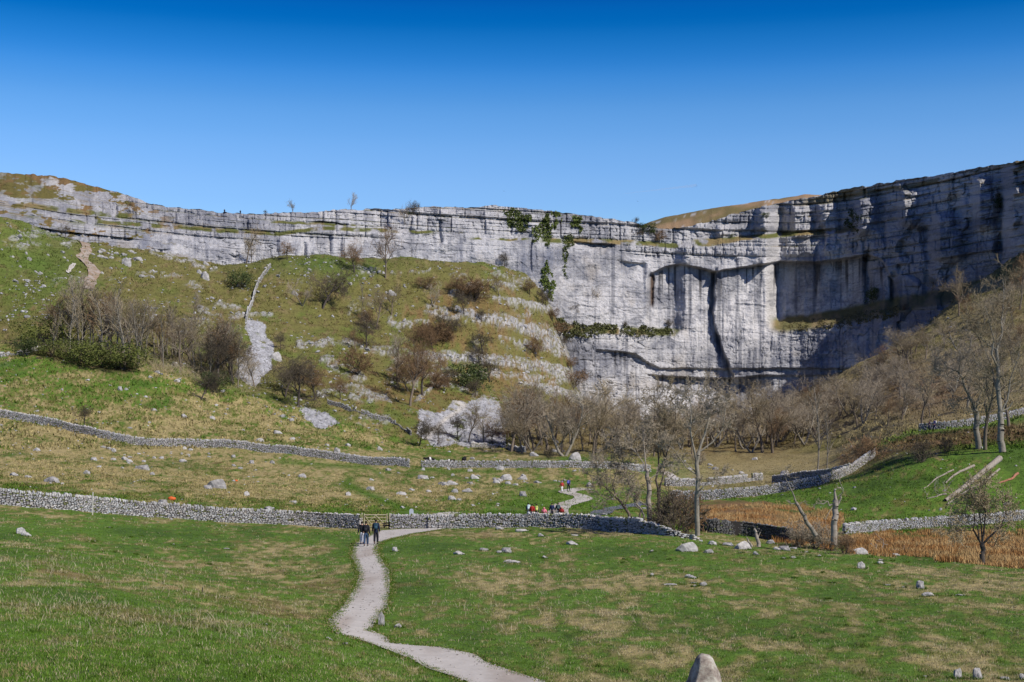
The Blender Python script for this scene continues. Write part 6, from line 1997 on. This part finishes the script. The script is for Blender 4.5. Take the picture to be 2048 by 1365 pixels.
def cow(px, py, ang, label, H=1.3, belt=True, graze=False, col=(.012, .011, .012)):
    x, y, z = place(px, py, 256)
    root = empty("cow", (x, y, z), ang)
    tag(root, label, "cow")
    k = H / 1.3
    hz = .55 if graze else 1.25
    V = [(-.75, 0, 1.12), (-.35, 0, 1.02), (.15, 0, .98), (.6, 0, 1.08), (.88, 0, 1.10 if not graze else .9), (1.08, 0, hz), (1.33, 0, hz - .16), (-.88, 0, 1.05), (-.93, 0, .55)]
    R = [(.24, .25), (.33, .34), (.35, .36), (.30, .32), (.18, .2), (.13, .13), (.085, .08), .04, .03]
    E = [(0, 1), (1, 2), (2, 3), (3, 4), (4, 5), (5, 6), (0, 7), (7, 8)]
    for lx, fr in ((.55, 1), (-.68, 0)):
        for sy in (-1, 1):
            b0 = len(V)
            if fr: V += [(lx, sy * .17, .78), (lx + .03, sy * .17, .42), (lx, sy * .17, .04)]
            else: V += [(lx + .05, sy * .17, .80), (lx - .12, sy * .17, .45), (lx - .04, sy * .17, .04)]
            R += [.13, .065, .055]; E += [(3 if fr else 0, b0), (b0, b0 + 1), (b0 + 1, b0 + 2)]
    for sy in (-1, 1):
        b0 = len(V); V += [(1.02, sy * .2, hz + .06)]; R += [.035]; E += [(5, b0)]
    o = skinned("body", np.array(V) * k, E, [tuple(np.array(r_) * k) if not np.isscalar(r_) else r_ * k for r_ in R], plain("cow_black", col, var=.3) if col != (.012, .011, .012) else COWM, root, root=2)
    if belt:
        a = np.arange(17) * 2 * PI / 16
        rows = [np.stack([np.full(17, xx), np.cos(a) * r1, 1.0 + np.sin(a) * r2], 1) for xx, r1, r2 in ((-.14, .355, .365), (0, .37, .38), (.16, .365, .375))]
        mesh_np("belt", np.concatenate(rows) * k, grid_faces(3, 17), COWW, parent=root, smooth=True)
    return root


COWM = plain("cow_black", (.012, .011, .012), var=.3); COWW = plain("cow_white", (.7, .68, .65), var=.1)
cow(787, 931, .1, "black cow at the left end of the herd behind the far wall", belt=False)
cow(800, 931, PI + .2, "black cow right behind the leftmost one with a pale muzzle", belt=True)
cow(808, 933, 2.0, "red brown calf with the two black cows", H=1.0, belt=False, col=(.22, .05, .04))
cow(860, 931, PI + .3, "black cow with a white belt just right of the wall gap", belt=True)
cow(898, 933, .1, "low lying belted black cow in the middle behind the far wall", H=1.12, belt=True)
cow(928, 930, 1.4, "black cow seen end on at the right of the herd", H=1.45, belt=False)

# ============================================================ gate, posts and the small things
def bars(name, segs, mat, parent=None, square=True):
    P0 = [s[0] for s in segs]; P1 = [s[1] for s in segs]; R0 = [s[2] for s in segs]
    V, Fc = frusta(P0, P1, R0, R0, 4 if square else 8)
    # end caps
    k = 4 if square else 8
    if k == 4:
        caps = np.concatenate([np.arange(len(segs))[:, None] * 8 + np.array([[0, 1, 2, 3]]), np.arange(len(segs))[:, None] * 8 + np.array([[7, 6, 5, 4]])])
        Fc = np.concatenate([Fc, caps])
    return mesh_np(name, V, Fc, mat, parent=parent)


xa, ya, za = place(726, 1059); xb, yb, zb = place(775, 1059)
ya = yb = 129.8; xa = (727 - 1024) / F * ya; xb = (775 - 1024) / F * ya; za = ground(xa, ya)[0]; zb = ground(xb, yb)[0]
gt = empty("field_gate", (xa, ya, za)); tag(gt, "pale wooden five bar field gate in the gap of the near wall", "gate")
w_ = xb - xa
gw_ = [((.06, 0, .12 + .26 * k), (w_ - .06, 0, .12 + .26 * k), .035 if k < 4 else .05) for k in range(5)]
bars("rail", gw_, M_WOOD, gt)
bars("brace", [((.1, -.05, .15), (w_ * .5, -.05, 1.15), .032), ((w_ * .5, -.05, 1.15), (w_ - .1, -.05, .15), .032), ((.1, -.05, 1.1), (w_ * .32, -.05, .35), .025)], M_WOOD, gt)
bars("stile", [((.06, 0, .05), (.06, 0, 1.3), .05)], M_WOOD, gt); bars("stile", [((w_ - .06, 0, .05), (w_ - .06, 0, 1.3), .05)], M_WOOD, gt)
for px_, lab, hp, rr_ in ((723.5, "left wooden post of the field gate", 1.35, .07), (779, "right wooden post of the field gate", 1.35, .08)):
    x_ = (px_ - 1024) / F * 129.9
    o = bars("gate_post", [((0, 0, -.2), (0, 0, hp), rr_)], M_WOOD); o.location = (x_, 129.9, ground(x_, 129.9)[0]); tag(o, lab, "gate post")
# dark step stile
x_ = (774 - 1024) / F * 128.6
z_ = ground(x_, 128.6)[0]
st = empty("step_stile", (x_, 128.6, z_)); tag(st, "dark low step stile at the right foot of the field gate", "stile")
M_DARKW = plain("dark_wood", (.03, .025, .022), var=.3)
bars("upright", [((-.25, 0, -.1), (-.25, 0, .55), .06)], M_DARKW, st); bars("upright", [((.2, 0, -.1), (.2, 0, .7), .07)], M_DARKW, st)
bars("step", [((-.4, -.05, .3), (.45, -.05, .3), .07)], M_DARKW, st); bars("step", [((-.3, .1, .5), (.4, .1, .5), .06)], M_DARKW, st)
# sign post
x_ = (823 - 1024) / F * 128.4; z_ = ground(x_, 128.4)[0]
sp = empty("sign_post", (x_, 128.4, z_)); tag(sp, "pale wooden post with a small round topped grey sign by the wall", "sign")
bars("post", [((0, 0, -.2), (0, 0, 1.35), .06)], M_WOOD, sp)
a = np.linspace(0, PI, 13)
outl = [(-.19, 1.25), (.19, 1.25)] + [(.19 * math.cos(t), 1.62 + .19 * math.sin(t)) for t in a]
n_ = len(outl)
Vp = [(x, -.05, z) for x, z in outl] + [(x, -.02, z) for x, z in outl]
me = bpy.data.meshes.new("panel"); me.from_pydata(Vp, [], [list(range(n_)), list(range(2 * n_ - 1, n_ - 1, -1))] + [[i, (i + 1) % n_, (i + 1) % n_ + n_, i + n_] for i in range(n_)])
me.materials.append(plain("sign_grey", (.42, .46, .50), rough=.5, var=.15)); pn = bpy.data.objects.new("panel", me); COL.objects.link(pn); pn.parent = sp
# pale pole at the left wall
x_, y_, z_ = place(185, 1030); o = bars("pole", [((0, 0, -.2), (.03, 0, 1.85), .045)], plain("pale_pole", (.55, .52, .45), var=.15)); o.location = (x_, y_, z_); tag(o, "thin pale pole standing in front of the long left wall", "pole")
x_, y_, z_ = place(404, 1186); o = bars("marker_peg", [((0, 0, -.05), (.02, 0, .22), .022)], M_DARKW); o.location = (x_, y_, z_); tag(o, "small dark peg in the grass of the near left field", "peg")
x_, y_, z_ = place(1472, 1075, 95); o = bars("stake", [((0, 0, -.1), (.01, 0, .9), .02)], M_WOOD); o.location = (x_, 110.0, ground(x_, 110.0)[0]); tag(o, "thin pale stake before the dark beck wall", "stake")
M_ORANGE = plain("orange_cloth", (.65, .13, .03), rough=.6, var=.2)
for px_, py_, s_, ym, lab in ((343, 1001, .32, 133, "bright orange bundle lying just behind the near wall"), (472, 963, .18, 133, "tiny orange bundle in the straw field beyond the near wall")):
    x_, y_, z_ = place(px_, py_, ym)
    v0, f0 = ICO2
    vb = v0 * np.array([s_ * 1.3, s_ * .7, s_ * .75]) * (1 + .25 * vnoise(v0[:, 0] * 2.5, v0[:, 1] * 2.5, v0[:, 2] * 2.5, 7))[:, None]
    o = mesh_np("orange_bundle", vb, f0, M_ORANGE, smooth=True); o.location = (x_, y_, z_ + s_ * .5); tag(o, lab, "bundle")


def bird(px, py, Yd, label, s=.5):
    c_ = sk(px, py, Yd)
    V = [(0, .35, 0), (.09, 0, .03), (0, -.45, 0), (-.09, 0, .03), (0, 0, -.08), (.5, .05, .22), (1.0, -.15, .05), (.45, -.2, .18), (-.5, .05, .22), (-1.0, -.15, .05), (-.45, -.2, .18)]
    Fq = [(0, 1, 4), (1, 2, 4), (2, 3, 4), (3, 0, 4), (0, 3, 1), (3, 2, 1), (1, 5, 7), (5, 6, 7), (3, 8, 10), (8, 9, 10)]
    o = mesh_np("bird", np.array(V) * s, np.array(Fq), M_DARKW); o.location = c_; o.rotation_euler = (0.1, .2, .7)
    tag(o, label, "bird")


bird(1275, 403, 420, "small dark bird in the sky over the dip of the cliff"); bird(1008, 383, 420, "small dark bird high above the middle of the cliff")

# faint vapour trail, far off and high
a_ = sk(1246, 388, 9000); b_ = sk(1395, 371, 9000)
m, nt, b = nmat("vapour")
nt.nodes.remove(b)
vo = nt.nodes.new("ShaderNodeVolumePrincipled"); vo.inputs['Density'].default_value = 0.012; vo.inputs['Color'].default_value = (1, 1, 1, 1)
nt.links.new(vo.outputs[0], nt.nodes["Material Output"].inputs['Volume'])
V, Fc = frusta([a_, (a_ + b_) / 2], [(a_ + b_) / 2, b_], [3, 6], [6, 11], 8)
tag(mesh_np("vapour_trail", V, Fc, m), "faint white vapour trail low in the sky right of the cliff dip", "vapour trail")
